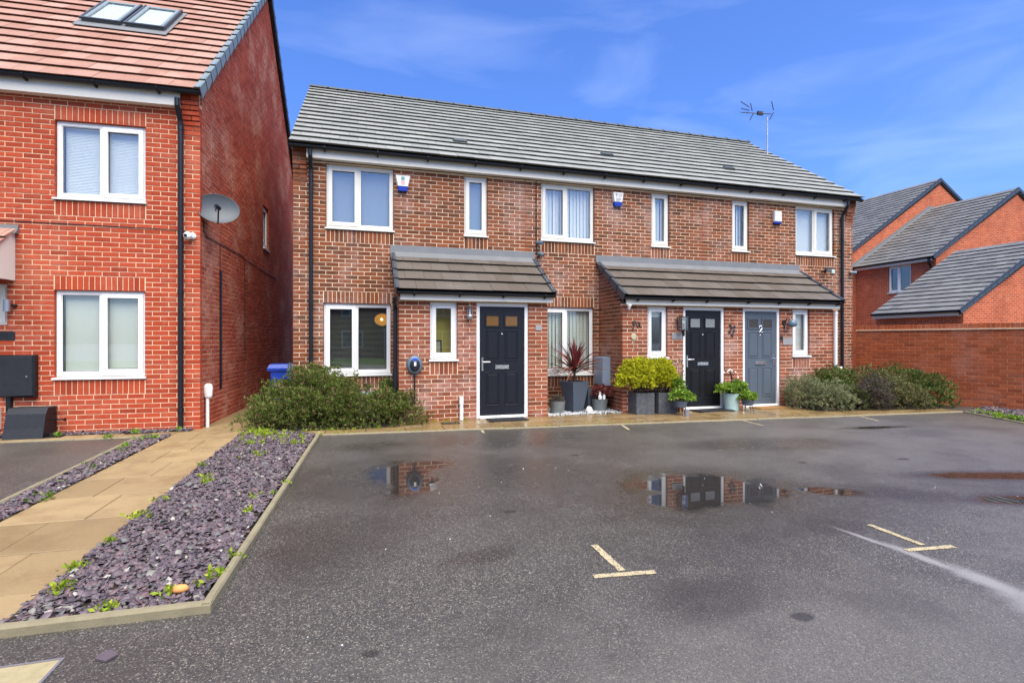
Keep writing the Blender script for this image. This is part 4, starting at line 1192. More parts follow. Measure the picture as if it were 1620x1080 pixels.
# door canopy, cheek and tiles
t_ = (3.05 - 2.36) / .85
m = MB(FL); m.prism([(-.004, 2.30), (-.82, 2.30), (-.82, 2.38), (-.004, 3.04)], -2.475, -2.452, 'u'); cn = obj('canopy', m, 'cream_upvc', lh)
m = MB(FL); m.prism([(-.004, 2.97), (-.84, 2.31), (-.84, 2.38), (-.004, 3.04)], -4.0, -2.478, 'u'); obj('canopy_deck', m, 'cream_upvc', cn)
S3, N3 = roof_vectors(.80, LU, LW)
lay_tiles(TL, cn, lp(-4.0, -.86, 2.375), LU, S3, N3, 1.575, 4, .335, .262, 'tile_orange', u0=-4)
m = MB(FL); m.prism([(-.003, 3.12), (-.02, 3.12), (-.03, 3.05), (-.1, 2.99), (-.1, 2.975), (-.003, 3.0)], -4.0, -2.405, 'u'); obj('flashing', m, 'lead', cn)
BR.flush(); TL.flush()

# ================================================================ GARDEN WALL
e = Vector((.2817, -.9596, 0)).normalized()
FG = frame((13.03, -.05, 0), e, (-e.y, e.x, 0))
gw = thing('garden_wall', (13.5, -1.6, 0), 'orange-brown brick garden wall with brick on edge coping right of the terrace', 'wall')
BR = Pieces('brick', gw, 'brickwork')
m = MB(FG); m.box(0, 8, .007, .2, 0, 1.64); wb = obj('wall_body', m, 'mortar_wall', gw)
lay_bricks(BR, wb, FG, 0, 8, 0, 1.65, mat='brick_wall')
m = MB(FG); m.box(-.0, 8, -.022, .235, 1.643, 1.672); obj('creasing', m, 'mortar_red', gw)
m = MB(FG); m.box(0, 8, .006, .209, 1.672, 1.765); cp = obj('coping_bed', m, 'mortar_wall', gw)
x = 0
nrm = -(FG.to_3x3() @ Vector((0, 1, 0)))
while x < 7.95:
    def mk(mb): mb.bbox(-.0325, .0325, -.1075, .1075, -.05, .05, .003)
    BR.add('coping', mk, FG @ Matrix.Translation((x + .037, .1075 + rnd.uniform(-.002, .002), 1.723)), nrm, .065 * .1, 'brick_wall', cp)
    x += .075
BR.flush()

# ================================================================ FAR HOUSES, GARAGE
def far_house(name, label, cat, xe, xr, xr2, y0, y1, ze, zrg, win=None, near_verge=True, group=None):
    t = thing(name, ((xe + xr2) / 2, y0, 0), label, cat, group)
    tan = (zrg - ze) / (xr - xe)
    FW = frame((xe, 0, 0), (0, -1, 0), (1, 0, 0))
    m = MB(FW); ops = [w for w in (win or [])]
    mortar_cells(m, -y1, -y0, 0, ze + .05, ops, d0=0, d1=.25, g=0.)
    obj('side_wall', m, 'brick_far', t)
    for w in ops: window(t, FW, *w, 'LO', blind=None, d=.06)
    m = MB(); m.prism([(xe + .25, 0), (xr2 - .1, 0), (xr2 - .1, ze), (xr, zrg - .1), (xe + .25, ze + .25 * tan - .04)], y0, y0 + .25, 'd')
    obj('gable_wall', m, 'brick_far', t)
    TLf = Pieces('tile', t, 'tiling')
    m = MB(); m.prism([(xe - .2, ze - .2 * tan + .08), (xr, zrg + .08 - .1), (xr2 + .2, ze + .0), (xr2 + .2, ze - .1), (xr, zrg - .15), (xe - .1, ze - .1 * tan - .05)], y0 - .05, y1, 'd')
    rf = obj('roof', m, 'roof_deck', t)
    S, N = roof_vectors(tan, (0, -1, 0), (1, 0, 0))
    ln = (xr - xe + .25) * math.sqrt(1 + tan * tan); rows = round(ln / .335)
    lay_tiles(TLf, rf, (xe - .25, y1, ze - .25 * tan + .09), (0, -1, 0), S, N, y1 - y0 + .06, rows, .33, ln / rows, 'tile_slate')
    TLf.flush(limit=0)
    Fv = slopeF((xe - .25, y0 - .06, ze - .25 * tan + .09), (0, -1, 0), S, N)
    for r in range(rows):
        g_ = ln / rows; m = MB(Fv); m.box(-.04, .03, r * g_ - .01, (r + 1) * g_ + .006, .03, .05); m.box(.012, .03, r * g_ - .012, (r + 1) * g_, -.1, .045)
        obj('verge_cap', m, 'verge_dark', rf)
    m = MB(); m.prism([(xr - .14, zrg + .0), (xr, zrg + .12), (xr2 + .2, ze + .12), (xr2 + .2, ze + .0), (xr, zrg - .02)], y0 - .08, y0 - .052, 'd'); obj('far_verge', m, 'verge_dark', rf)
    m = MB(); m.prism([(xr - .13, zrg - .02), (xr, zrg + .11), (xr + .13, zrg - .02)], y0 - .06, y1, 'd'); obj('ridge', m, 'tile_ridge', rf)
    m = MB(); m.box(xe - .16, xe - .14, y0 + .05, y1, ze - .20, ze - .03); m.box(xe - .139, xe - .001, y0 + .05, y1, ze - .20, ze - .19); obj('fascia', m, 'fascia_white', t)
    m = MB(); m.tube([(xe - .22, y0, ze - .05), (xe - .22, y1, ze - .05)], .05, 8); obj('gutter', m, 'black_plastic', t)
    return t
fh2 = far_house('detached_house', 'orange brick house with a small white window behind the garage', 'house', 24.0, 28.9, 33.8, 5.6, 9.17, 4.9, 7.98, [(-7.63, -6.62, 3.48, 4.70)])
m = MB(); S, N = roof_vectors((7.98 - 4.9) / 4.9, (0, -1, 0), (1, 0, 0))
Fv = slopeF((23.75, 9.17, 4.9 - .25 * .6286 + .09), (0, -1, 0), S, N); m = MB(Fv); m.box(.0, .16, 0, 6.05, .04, .065); m.box(-.0, .02, 0, 6.05, .05, .18); obj('flashing', m, 'lead', fh2)
downpipe(fh2, [(23.8, 5.75, 4.8), (23.8, 5.75, 4.65), (23.93, 5.75, 4.45), (23.93, 5.75, 0)], .045)
far_house('detached_house', 'taller orange brick house with its gable rising behind the others', 'house', 22.7, 29.5, 36.3, 9.18, 17, 4.95, 9.5)
far_house('garage', 'orange brick garage with a low slate grey roof behind the garden wall', 'garage', 20.12, 24.35, 28.6, 2.1, 5.1, 2.42, 4.9)
# houses across the road, seen only as reflections in the glass
t = thing('red_brick_house', (0, -34, 0), 'brick house with a gabled porch, seen only as a reflection in the ground floor window', 'house')
FO = frame((0, -32, 0), (-1, 0, 0), (0, -1, 0))
ops = [(-8, -6.8, 3.2, 4.4), (-4.5, -3.3, 3.2, 4.4), (-1, .2, 3.2, 4.4), (3, 4.2, 3.2, 4.4), (6.5, 7.7, 3.2, 4.4), (-8, -6.6, .8, 2.1), (-1.4, .2, .8, 2.1), (3, 4.4, .8, 2.1), (-4.4, -3.4, 0, 2.1), (6.5, 7.5, 0, 2.1)]
m = MB(FO); mortar_cells(m, -12, 12, 0, 5, ops, d0=0, d1=.3, g=0); obj('front_wall', m, 'brick_back', t)
m = MB(FO); m.prism([(-.3, 4.95), (4, 8.3), (8, 4.95)], -12.2, 12.2, 'u'); obj('roof', m, 'tile_slate', t)
for o_ in ops[:8]:
    m = MB(FO); ring(m, o_[0], o_[1], o_[2], o_[3], .08, .03, .1); c_ = (o_[0] + o_[1]) / 2; m.box(c_ - .04, c_ + .04, .03, .1, o_[2] + .08, o_[3] - .08); w_ = obj('window', m, 'white_upvc', t)
    m = MB(FO); m.box(o_[0] + .07, o_[1] - .07, .08, .09, o_[2] + .07, o_[3] - .07); obj('pane', m, 'charger_rim', w_)
for o_ in ops[8:]:
    m = MB(FO); m.box(o_[0], o_[1], .05, .1, 0, 2.1); obj('door_leaf', m, 'door_navy', t)
    m = MB(FO); m.prism([(o_[0] - .5, 2.2), (o_[1] + .5, 2.2), ((o_[0] + o_[1]) / 2, 3.0)], -.9, -.02, 'd'); obj('porch_gable', m, 'white_upvc', t)
    for uu in (o_[0] - .4, o_[1] + .4): m = MB(FO); m.box(uu - .05, uu + .05, -.88, -.78, 0, 2.2); obj('post', m, 'white_upvc', t)

# ================================================================ THINGS ON THE WALLS
def alarm(x, z, label, kind):
    t = thing('alarm_box', (x, 0, z - .14), label, 'alarm box', 'alarm boxes on the terrace front')
    if kind == 'square':
        m = MB(FM); m.bbox(x - .105, x + .105, -.075, -.002, z - .10, z + .15, .012); obj('cover', m, 'box_white', t)
        m = MB(FM); m.bbox(x - .10, x + .10, -.072, -.002, z - .15, z - .102, .012); obj('beacon', m, 'blue_lens', t)
        return t
    w, wb = (.15, .085) if kind == 'a' else (.135, .09)
    def cut(z_): return wb + (w - wb) * min(1, max(0, (z_ + .15) / .26))
    def slab_(z0_, z1_, mat, name, prd):
        m = MB(FM); a, b = cut(z0_), cut(z1_)
        vs = [(x - a * .86, -prd, z + z0_), (x + a * .86, -prd, z + z0_), (x + b * .88, -prd, z + z1_), (x - b * .88, -prd, z + z1_),
              (x - a, -.003, z + z0_), (x + a, -.003, z + z0_), (x + b, -.003, z + z1_), (x - b, -.003, z + z1_)]
        m.add(vs, [(0, 1, 2, 3), (4, 5, 1, 0), (5, 6, 2, 1), (6, 7, 3, 2), (7, 4, 0, 3), (7, 6, 5, 4)]); return obj(name, m, mat, t)
    slab_(-.075, .125, 'box_white', 'cover', .075); slab_(-.165, -.077, 'blue_lens', 'beacon', .07)
    m = MB(FM); m.prism([(x - .15, z - .17), (x + .15 * .6, z - .17), (x + w * .98, z + .12), (x - w * .98, z + .12)], -.006, -.0022, 'd')
    if kind == 'a':
        m = MB(FM); m.box(x - .032, x + .032, -.0785, -.0755, z + .035, z + .10); obj('sticker', m, 'sticker_teal', t)
        m = MB(FM); m.box(x - .036, x + .036, -.0785, -.0755, z - .045, z + .022); obj('sticker', m, 'sticker_pink', t)
    else:
        m = MB(FM)
        for k in range(3):      # small printed lines and an oval mark
            m.box(x - .06, x + .07 - .02 * k, -.0785, -.0755, z - .01 - .028 * k, z + .0 - .028 * k)
        m.box(x - .055, x - .035, -.0785, -.0755, z + .035, z + .09); m.box(x - .075, x - .015, -.0785, -.0755, z + .09, z + .098)
        ringp = [(x + .045 + .04 * math.cos(a), z + .065 + .024 * math.sin(a)) for a in np.linspace(0, 2 * math.pi, 18, endpoint=False)]
        for i in range(18):
            p, q_ = ringp[i], ringp[(i + 1) % 18]; m.tube([(p[0], -.077, p[1]), (q_[0], -.077, q_[1])], .004, 4)
        obj('print', m, 'text_grey', t)
    return t
alarm(1.935, 4.40, 'white and blue alarm box beside the upper left terrace window', 'a')
alarm(6.447, 4.44, 'white and blue alarm box with grey printing above the recess', 'b')
alarm(10.633, 4.31, 'square cream alarm box with blue base near the right end', 'square')

def lantern(name, x, z, label, style):
    t = thing(name, (x, -1.02, z), label, 'wall lamp')
    if style == 'steel':
        m = MB(FP); m.lathe([(.045, .0), (.045, .012)], (x, 0, z + .06), 14, 'd'); m.tube([(x, 0, z + .06), (x, -.08, z + .055), (x, -.08, z + .09)], .012, 8); obj('bracket', m, 'steel', t)
        m = MB(FP); m.lathe([(.045, 0), (.05, .07), (.04, .08)], (x, -.08, z + .02), 16); obj('cup', m, 'steel', t, smooth=True)
        m = MB(FP); m.lathe([(.036, 0), (.04, .13)], (x, -.08, z + .10), 16); obj('glass_tube', m, 'glass', t)
        m = MB(FP); m.lathe([(.016, 0), (.014, .09), (.004, .1)], (x, -.08, z + .10), 10); obj('bulb', m, 'blind_white', t)
        m = MB(FP); m.lathe([(.085, 0), (.05, .03), (.015, .045)], (x, -.08, z + .23), 18); obj('cap', m, 'chrome', t)
        m = MB(FP)
        for a in np.linspace(0, 2 * math.pi, 4, endpoint=False): m.tube([(x + .045 * math.cos(a), -.08 + .045 * math.sin(a), z + .10), (x + .045 * math.cos(a), -.08 + .045 * math.sin(a), z + .235)], .004, 5)
        obj('guard', m, 'steel', t)
    elif style == 'cage':
        m = MB(FP); m.box(x - .03, x + .03, -.012, 0, z + .03, z + .26); m.box(x - .012, x + .012, -.06, -.012, z + .25, z + .275); obj('back_plate', m, 'dark_metal', t)
        m = MB(FP)
        a0, b0 = -.075, .075
        for du in (a0, b0):
            for dd in (-.20, -.06): m.box(x + du - .007, x + du + .007, dd - .007, dd + .007, z + .02, z + .27)
        m.box(x + a0, x + b0, -.207, -.053, z + .008, z + .02); m.box(x + a0 - .008, x + b0 + .008, -.215, -.045, z + .27, z + .285); obj('cage', m, 'dark_metal', t)
        m = MB(FP); m.lathe([(.012, 0), (.03, .04), (.02, .09), (.004, .1)], (x, -.13, z + .13), 12); obj('bulb', m, 'blind_white', t)
        m = MB(FP)
        for (p0, p1, p2, p3) in ((x + a0, x + b0, -.203, -.199), (x + a0 - .002, x + a0 + .002, -.193, -.067), (x + b0 - .002, x + b0 + .002, -.193, -.067)): m.box(p0, p1, p2, p3, z + .021, z + .269)
        obj('pane', m, 'glass', t)
    elif style == 'hood':
        m = MB(FP); m.lathe([(.05, 0), (.05, .02)], (x, 0, z + .12), 14, 'd'); m.tube([(x, -.01, z + .12), (x + .03, -.07, z + .2), (x + .06, -.12, z + .17)], .012, 8); m.tube([(x, -.01, z + .12), (x, -.03, z - .02)], .01, 6); obj('bracket', m, 'dark_metal', t)
        mm = MB(FP @ Matrix.Translation((x + .075, -.15, z + .10)) @ Matrix.Rotation(R(-28), 4, 'Y') @ Matrix.Rotation(R(25), 4, 'X'))
        mm.lathe([(.10, -.03), (.085, .02), (.05, .06), (.015, .075)], (0, 0, 0), 18); obj('hood', mm, 'charger_rim', t, smooth=True)
    elif style == 'flowers':
        m = MB(FP)
        for k, (dx, dz) in enumerate(((0, .12), (.06, .05), (-.05, .04), (.02, -.03), (.07, .14), (-.03, .17))):
            for a in np.linspace(0, 2 * math.pi, 6, endpoint=False):
                m.lathe([(.0, -.003), (.015, 0), (.0, .004)], (x + dx + .02 * math.cos(a), -.012, z + .05 + dz + .02 * math.sin(a)), 7, 'd')
        for (dx, dz) in ((.06, .05), (-.05, .04), (.07, .14), (-.03, .17)): m.tube([(x, -.01, z), (x + dx * .6, -.014, z + .03 + dz * .5), (x + dx, -.012, z + .05 + dz)], .004, 5)
        obj('petals', m, 'dark_metal', t)
    return t
lantern('wall_lantern', 3.009, 1.77, 'steel jar style wall lamp beside the navy door', 'steel')
lantern('wall_lantern', 7.285, 1.60, 'black square cage wall lamp beside the black door', 'cage')
lantern('wall_lantern', 9.87, 1.68, 'dark hooded wall lamp right of the blue-grey door', 'hood')
lantern('wall_ornament', 8.53, 1.50, 'dark metal flower ornament on the brick between the two doors', 'flowers')
def plate(name, x0, x1, z0, z1, mat, label, F=FP):
    m = MB(F); m.bbox(x0, x1, -.014, -.003, z0, z1, .003)
    return single(name, m, mat, label, 'sign')
plate('house_sign', 4.25, 4.375, 1.60, 1.70, 'plaque_grey', 'small blank grey house sign right of the navy door')
plate('house_sign', 7.12, 7.355, 1.44, 1.565, 'plaque_grey', 'blank grey house sign left of the black door')
plate('house_sign', 9.84, 10.09, 1.315, 1.47, 'plaque_grey', 'blank grey house sign right of the blue-grey door')
plate('house_sign', -2.95, -2.455, 1.42, 1.55, 'plaque_dark', 'dark blank house sign on the left house', FL)
m = MB(FP); m.bbox(7.36, 7.40, -.04, -.002, 1.50, 1.64, .006); single('door_bell', m, 'black_plastic', 'black video bell beside the black door frame', 'door bell')
m = MB(FP); m.bbox(9.775, 9.83, -.03, -.002, 1.43, 1.50, .006); single('door_bell', m, 'dark_metal', 'small brown bell beside the blue-grey door frame', 'door bell')
# wall ornament: letters and a hanging disc
t = thing('hanging_ornament', (6.30, -1.02, 1.2), 'dark wire word ornament with a cream disc hanging left of the narrow window', 'ornament')
m = MB(FP); z = 1.70
m.tube([(6.255, -.01, z + .09), (6.255, -.01, z - .09)], .011, 6); m.tube([(6.255, -.01, z + .07), (6.29, -.01, z + .09), (6.315, -.01, z + .06), (6.29, -.01, z + .02), (6.255, -.01, z + .02)], .010, 6)
m.tube([(6.33, -.01, z + .02), (6.36, -.01, z + .08), (6.39, -.01, z + .02), (6.36, -.01, z - .03), (6.33, -.01, z + .02)], .009, 6); m.tube([(6.40, -.01, z + .06), (6.40, -.01, z - .02), (6.44, -.01, z - .02)], .009, 6)
obj('wire_word', m, 'dark_metal', t)
m = MB(FP); m.lathe([(.06, 0), (.06, .01), (.02, .014)], (6.27, -.004, 1.49), 18, 'd'); obj('disc', m, 'orn_cream', t)
m = MB(FP); m.tube([(6.27, -.01, 1.61), (6.27, -.008, 1.55)], .004, 5); m.tube([(6.27, -.008, 1.43), (6.265, -.008, 1.22)], .006, 5); obj('cord', m, 'orn_cream', t)

# car charger with its cable
t = thing('car_charger', (2.053, -1.02, .85), 'round black car charger on the brick left of the navy door', 'car charger')
m = MB(FP); m.lathe([(.135, .0), (.135, .04), (.125, .075), (.10, .095)], (2.053, 0, 1.0), 28, 'd', 1, 1.22); obj('shell', m, 'charger_rim', t, smooth=True)
m = MB(FP); m.lathe([(.088, .09), (.082, .112), (.05, .122), (.01, .125)], (2.053, 0, .995), 24, 'd', 1, 1.25); obj('face', m, 'charger_black', t, smooth=True)
m = MB(FP); m.box(2.037, 2.072, -.129, -.122, .985, 1.05); obj('socket_mark', m, 'blind_white', t)
m = MB(FP); m.lathe([(.028, .115), (.026, .122)], (2.053, 0, 1.095), 14, 'd', 1.6, .8); obj('badge', m, 'blue_plastic', t)
m = MB(FP); m.tube([(2.053, -.05, .86), (2.053, -.045, .62), (2.05, -.05, .42), (2.0, -.07, .36), (1.85, -.2, .33)], .012, 8); obj('cable', m, 'black_plastic', t)

# cameras, floodlight and cable on the terrace
def bullet(loc, dirv, label, name='security_camera'):
    t = thing(name, loc, label, 'security camera')
    o = Vector(loc); d_ = Vector(dirv).normalized()
    m = MB(); m.tube([o, o + Vector((0, -.05, .0))], .03, 10); obj('mount', m, 'black_plastic', t)
    m = MB(); c_ = o + Vector((0, -.07, 0)); m.tube([c_ - d_ * .06, c_ + d_ * .08], [.034, .04], 12); obj('body', m, 'charger_rim', t)
bullet((4.66, -.0, 3.40), (.6, -.7, -.2), 'black security camera under the middle upper window sill')
bullet((4.69, -.0, 3.17), (.5, -.7, -.4), 'black security camera just above the left porch roof end')
bullet((4.70, -.0, 2.70), (.6, -.6, -.5), 'black security camera lower down beside the left porch roof verge')
bullet((12.89, -.0, 3.09), (.9, -.5, -.1), 'black security camera right of the right end downpipe')
m = MB(); m.tube([(4.613, -.012, 4.66), (4.613, -.012, 3.4), (4.63, -.012, 3.2), (4.66, -.014, 2.75)], .008, 6)
for zz in (4.3, 3.95, 3.6): m.tube([(4.613, -.012, zz), (4.613, -.012, zz - .03)], .014, 6)
single('wall_cable', m, 'black_plastic', 'black cable running down beside the middle upper window', 'cable')
t = thing('floodlight', (12.06, 0, 3.05), 'small tilted floodlight below the right upper window', 'floodlight')
m = MB(); m.tube([(12.0, 0, 3.09), (12.02, -.08, 3.09)], .02, 8); obj('bracket', m, 'black_plastic', t)
m = MB(frame((12.07, -.12, 3.11), (1, 0, 0), (0, 1, 0)) @ Matrix.Rotation(R(35), 4, 'X') @ Matrix.Rotation(R(-15), 4, 'Y')); m.bbox(-.09, .09, -.02, .03, -.055, .055, .012); obj('body', m, 'black_plastic', t)
m2 = MB(m.M); m2.box(-.07, .07, -.024, -.0205, -.04, .04); obj('lens', m2, 'plaque_grey', t)
m = MB(FM); m.bbox(12.27, 12.37, -.04, -.003, 3.05, 3.15, .008); single('junction_box', m, 'mint', 'pale square junction box beside the floodlight', 'junction box')
# roof vents
for x, y_, lb in ((3.15, .55, 'small dark roof vent on the left of the terrace roof'), (6.6, .75, 'small dark roof vent on the middle of the terrace roof'), (9.9, .72, 'small dark roof vent on the right of the terrace roof')):
    S, N = roof_vectors(RT); m = MB(slopeF((x, y_, zr(y_)), (1, 0, 0), S, N)); m.prism([(-.16, .03), (.16, .03), (.13, .085), (-.13, .085)], .0, .13, 'd'); single('roof_vent', m, 'tile_ridge', lb, 'roof vent', 'roof vents')
# television aerial
t = thing('tv_aerial', (12.67, 2.5, 6.82), 'thin television aerial on a mast above the right end of the terrace roof', 'aerial')
m = MB(); m.tube([(12.67, 2.5, 6.75), (12.67, 2.5, 7.98)], .019, 8); obj('mast', m, 'steel', t)
m = MB(); a = Vector((12.78, 2.45, 8.06)); b_ = Vector((12.0, 2.8, 8.16)); m.tube([a, b_], .014, 6)
for k in range(7):
    c_ = a.lerp(b_, .30 + k * .115); m.tube([c_ + Vector((.05, .1, .05)), c_ + Vector((-.05, -.1, -.05))], .005, 5)
c_ = a.lerp(b_, .38); m.box(c_.x - .09, c_.x + .09, c_.y - .03, c_.y + .03, c_.z - .05, c_.z + .05); obj('boom', m, 'dark_metal', t)
m = MB()
for (p0, p1) in (((12.80, 2.4, 8.15), (12.73, 2.4, 8.40)), ((12.80, 2.4, 8.08), (12.66, 2.4, 7.86)), ((12.22, 2.6, 8.14), (12.16, 2.6, 8.36)), ((12.26, 2.6, 8.08), (12.14, 2.6, 7.86)), ((12.2, 2.7, 8.3), (11.9, 2.7, 8.42)), ((12.2, 2.7, 8.2), (11.92, 2.7, 8.22))): m.tube([p0, p1], .013, 5)
obj('reflector', m, 'dark_metal', t)
# recess meter box, half sunk meter box behind the shrub
t = thing('meter_box', (5.95, -.3, .5), 'grey meter box on the porch side wall beside the spiky red plant', 'meter box')
FX = frame((6.03, 0, 0), (0, -1, 0), (1, 0, 0))
m = MB(FX); m.box(.10, .52, -.17, -.003, .50, 1.08); obj('box', m, 'meter_grey', t)
m = MB(FX); m.bbox(.115, .505, -.182, -.1705, .515, 1.065, .006); obj('lid', m, 'meter_grey', t)
def sunkbox(u0, u1, d0, h, F, mat, label):
    t = thing('gas_meter_box', tuple(F @ Vector(((u0 + u1) / 2, d0, 0))), label, 'meter box')
    m = MB(F); m.prism([(-.012, 0), (d0, 0), (d0, .03), (d0 * .78, h * .82), (d0 * .62, h), (-.012, h)], u0 + .012, u1 - .012, 'u'); obj('body', m, 'black_plastic', t)
    m = MB(F); m.prism([(d0 - .012, .012), (d0 - .004, .0), (d0 * .80 - .004, h * .84), (d0 * .64, h + .014), (-.02, h + .014), (-.02, h + .004), (d0 * .64 + .004, h + .002), (d0 * .78, h * .82)], u0, u1, 'u'); obj('lid', m, mat, t)
    return t
sunkbox(-2.40, -1.915, -.36, .43, FL, 'plaque_dark', 'black sloping meter box on the ground against the left house')
sunkbox(1.10, 1.52, -.42, .46, FM, 'meter_grey', 'grey sloping meter box half hidden in the shrub under the window')
m = MB(); m.tube([q(-1.92, -.06, .24), q(-1.80, -.10, .245), q(-1.77, -.10, .245)], [.012, .012, .028], 8); single('gas_tap', m, 'black_plastic', 'small black pipe stub beside the sloping meter box', 'pipe')
t = thing('meter_box', q(-2.38, -.05, .08), 'flat black electricity meter box on a pole on the left house wall', 'meter box')
m = MB(FL); m.bbox(-2.615, -2.165, -.10, -.003, .585, 1.205, .02); obj('box', m, 'black_plastic', t)
m = MB(FL); m.bbox(-2.595, -2.185, -.112, -.1005, .605, 1.185, .008); obj('lid', m, 'plaque_dark', t)
m = MB(FL); m.box(-2.53, -2.475, -.07, -.01, .02, .584); obj('duct', m, 'black_plastic', t)
m = MB(FL); m.lathe([(.012, 0), (.012, .006)], (-2.25, -.112, .89), 8, 'd'); obj('lock', m, 'chrome', t)
m = MB(FL); m.bbox(-2.75, -2.62, -.05, -.003, .12, .42, .01); single('white_plate', m, 'box_white', 'white plate low on the left house at the picture edge', 'plate')
# lamp cylinder, dome camera and satellite dish on the left house
t = thing('wall_lamp', q(-2.49, -.08, 1.84), 'short steel cylinder wall lamp beside the left house door', 'wall lamp')
m = MB(FL); m.lathe([(.04, 0), (.04, .17)], (-2.50, -.10, 1.84), 16); obj('tube', m, 'steel', t)
m = MB(FL); m.tube([(-2.46, -.06, 1.93), (-2.44, 0, 1.93)], .022, 8); obj('mount', m, 'dark_metal', t)
t = thing('dome_camera', q(-.10, -.06, 3.0), 'small white dome security camera at the corner of the left house', 'security camera')
m = MB(FL); m.lathe([(.05, .0), (.052, .03), (.03, .05)], (-.10, 0, 3.06), 16, 'd'); obj('base', m, 'white_upvc', t)
m = MB(FL @ Matrix.Translation((-.145, -.09, 3.05))); m.lathe([(.0, -.075), (.04, -.06), (.06, -.02), (.06, .02), (.045, .055), (.0, .065)], (0, 0, 0), 16, 'd'); obj('body', m, 'white_upvc', t, smooth=True)
m = MB(FL @ Matrix.Translation((-.155, -.165, 3.045))); m.lathe([(.026, 0), (.022, .012)], (0, 0, 0), 12, 'd'); obj('lens', m, 'black_plastic', t)
t = thing('satellite_dish', q(.0, .3, 3.3), 'grey oval satellite dish on the side wall of the left house', 'satellite dish')
DC = lp(.22, .12, 3.55); dv = Vector((.30, -.90, .22)).normalized(); ux = Vector((dv.y, -dv.x, 0)).normalized() * -1; uz = ux.cross(dv).normalized()
if uz.z < 0: uz = -uz
FD = frame(DC, ux, -dv, uz)
m = MB(FD); prof = [(.005, -.075)] + [(.31 * r_, -.075 + .075 * r_ * r_) for r_ in (.25, .5, .75, 1.)] + [(.315, .004), (.305, -.006)] + [(.31 * r_, -.087 + .075 * r_ * r_) for r_ in (.75, .5, .25)] + [(.005, -.087)]
m.lathe(prof, (0, 0, 0), 32, 'd', 1., .80); obj('reflector', m, 'dish_grey', t, smooth=True)
m = MB(FD); m.tube([(.0, .06, -.24), (-.02, -.28, -.13)], .012, 6); m.tube([(-.06, -.30, -.10), (.0, -.24, -.12)], .032, 8); m.tube([(-.07, -.30, -.11), (-.06, -.31, -.20)], .012, 6); obj('arm', m, 'black_plastic', t)
m = MB(); m.tube([lp(.0, .32, 3.42), lp(.12, .25, 3.42), DC - dv * .09], .02, 8); obj('mount', m, 'dark_metal', t)
# white standpipe box by the side path
t = thing('telecom_post', q(.06, .18, .02), 'short white pipe with a rounded grey box at the corner of the left house', 'utility post')
m = MB(); m.tube([q(.05, .18, .0), q(.05, .18, .50)], .026, 10); obj('pipe', m, 'white_upvc', t)
m = MB(frame(q(.06, .18, .48), LU, LW)); m.lathe([(.045, 0), (.062, .04), (.066, .18), (.05, .225), (.02, .24)], (0, 0, 0), 16, 'z', 1., .6); obj('box', m, 'white_upvc', t, smooth=True)
# blue wheeled bin in the passage
t = thing('wheelie_bin', (-.30, 1.2, 0), 'blue wheelie bin in the passage between the houses', 'bin')
m = MB(); bx0, by0 = -.30, 1.25
def fr4(w0, d0_, z0_, w1, d1_, z1_, mbq):
    mbq.add([(bx0 - w0, by0 - d0_, z0_), (bx0 + w0, by0 - d0_, z0_), (bx0 + w0, by0 + d0_, z0_), (bx0 - w0, by0 + d0_, z0_), (bx0 - w1, by0 - d1_, z1_), (bx0 + w1, by0 - d1_, z1_), (bx0 + w1, by0 + d1_, z1_), (bx0 - w1, by0 + d1_, z1_)],
            [(0, 3, 2, 1), (4, 5, 6, 7), (0, 1, 5, 4), (1, 2, 6, 5), (2, 3, 7, 6), (3, 0, 4, 7)])
fr4(.17, .18, .04, .225, .24, .82, m); obj('body', m, 'blue_plastic', t)
m = MB(); fr4(.275, .28, .82, .285, .29, .87, m); fr4(.275, .28, .871, .24, .25, .945, m); obj('lid', m, 'blue_plastic', t)
for s_ in (-1, 1): m = MB(frame((bx0 + s_ * .2, by0 + .2, .1), (1, 0, 0), (0, 1, 0))); m.lathe([(.1, -.03), (.1, .03)], (0, 0, 0), 16, 'u'); obj('wheel', m, 'black_plastic', t)

# doormats
def mat_(x0, x1, y0, y1, mt, lb):
    m = MB(); m.prism([(x0, y0), (x1, y0), (x1 - .0, y1), (x0, y1)], .019, .034, 'z'); m.prism([(x0 + .03, y0 + .03), (x1 - .03, y0 + .03), (x1 - .03, y1 - .03), (x0 + .03, y1 - .03)], .0342, .038, 'z'); single('doormat', m, mt, lb, 'doormat', 'doormats')
mat_(3.30, 4.00, -1.42, -1.07, 'rubber', 'black rubber doormat at the navy door')
mat_(7.48, 8.28, -1.45, -1.07, 'rubber', 'black doormat at the black door')
mat_(8.93, 9.72, -1.42, -1.07, 'coir', 'brown coir doormat at the blue-grey door')

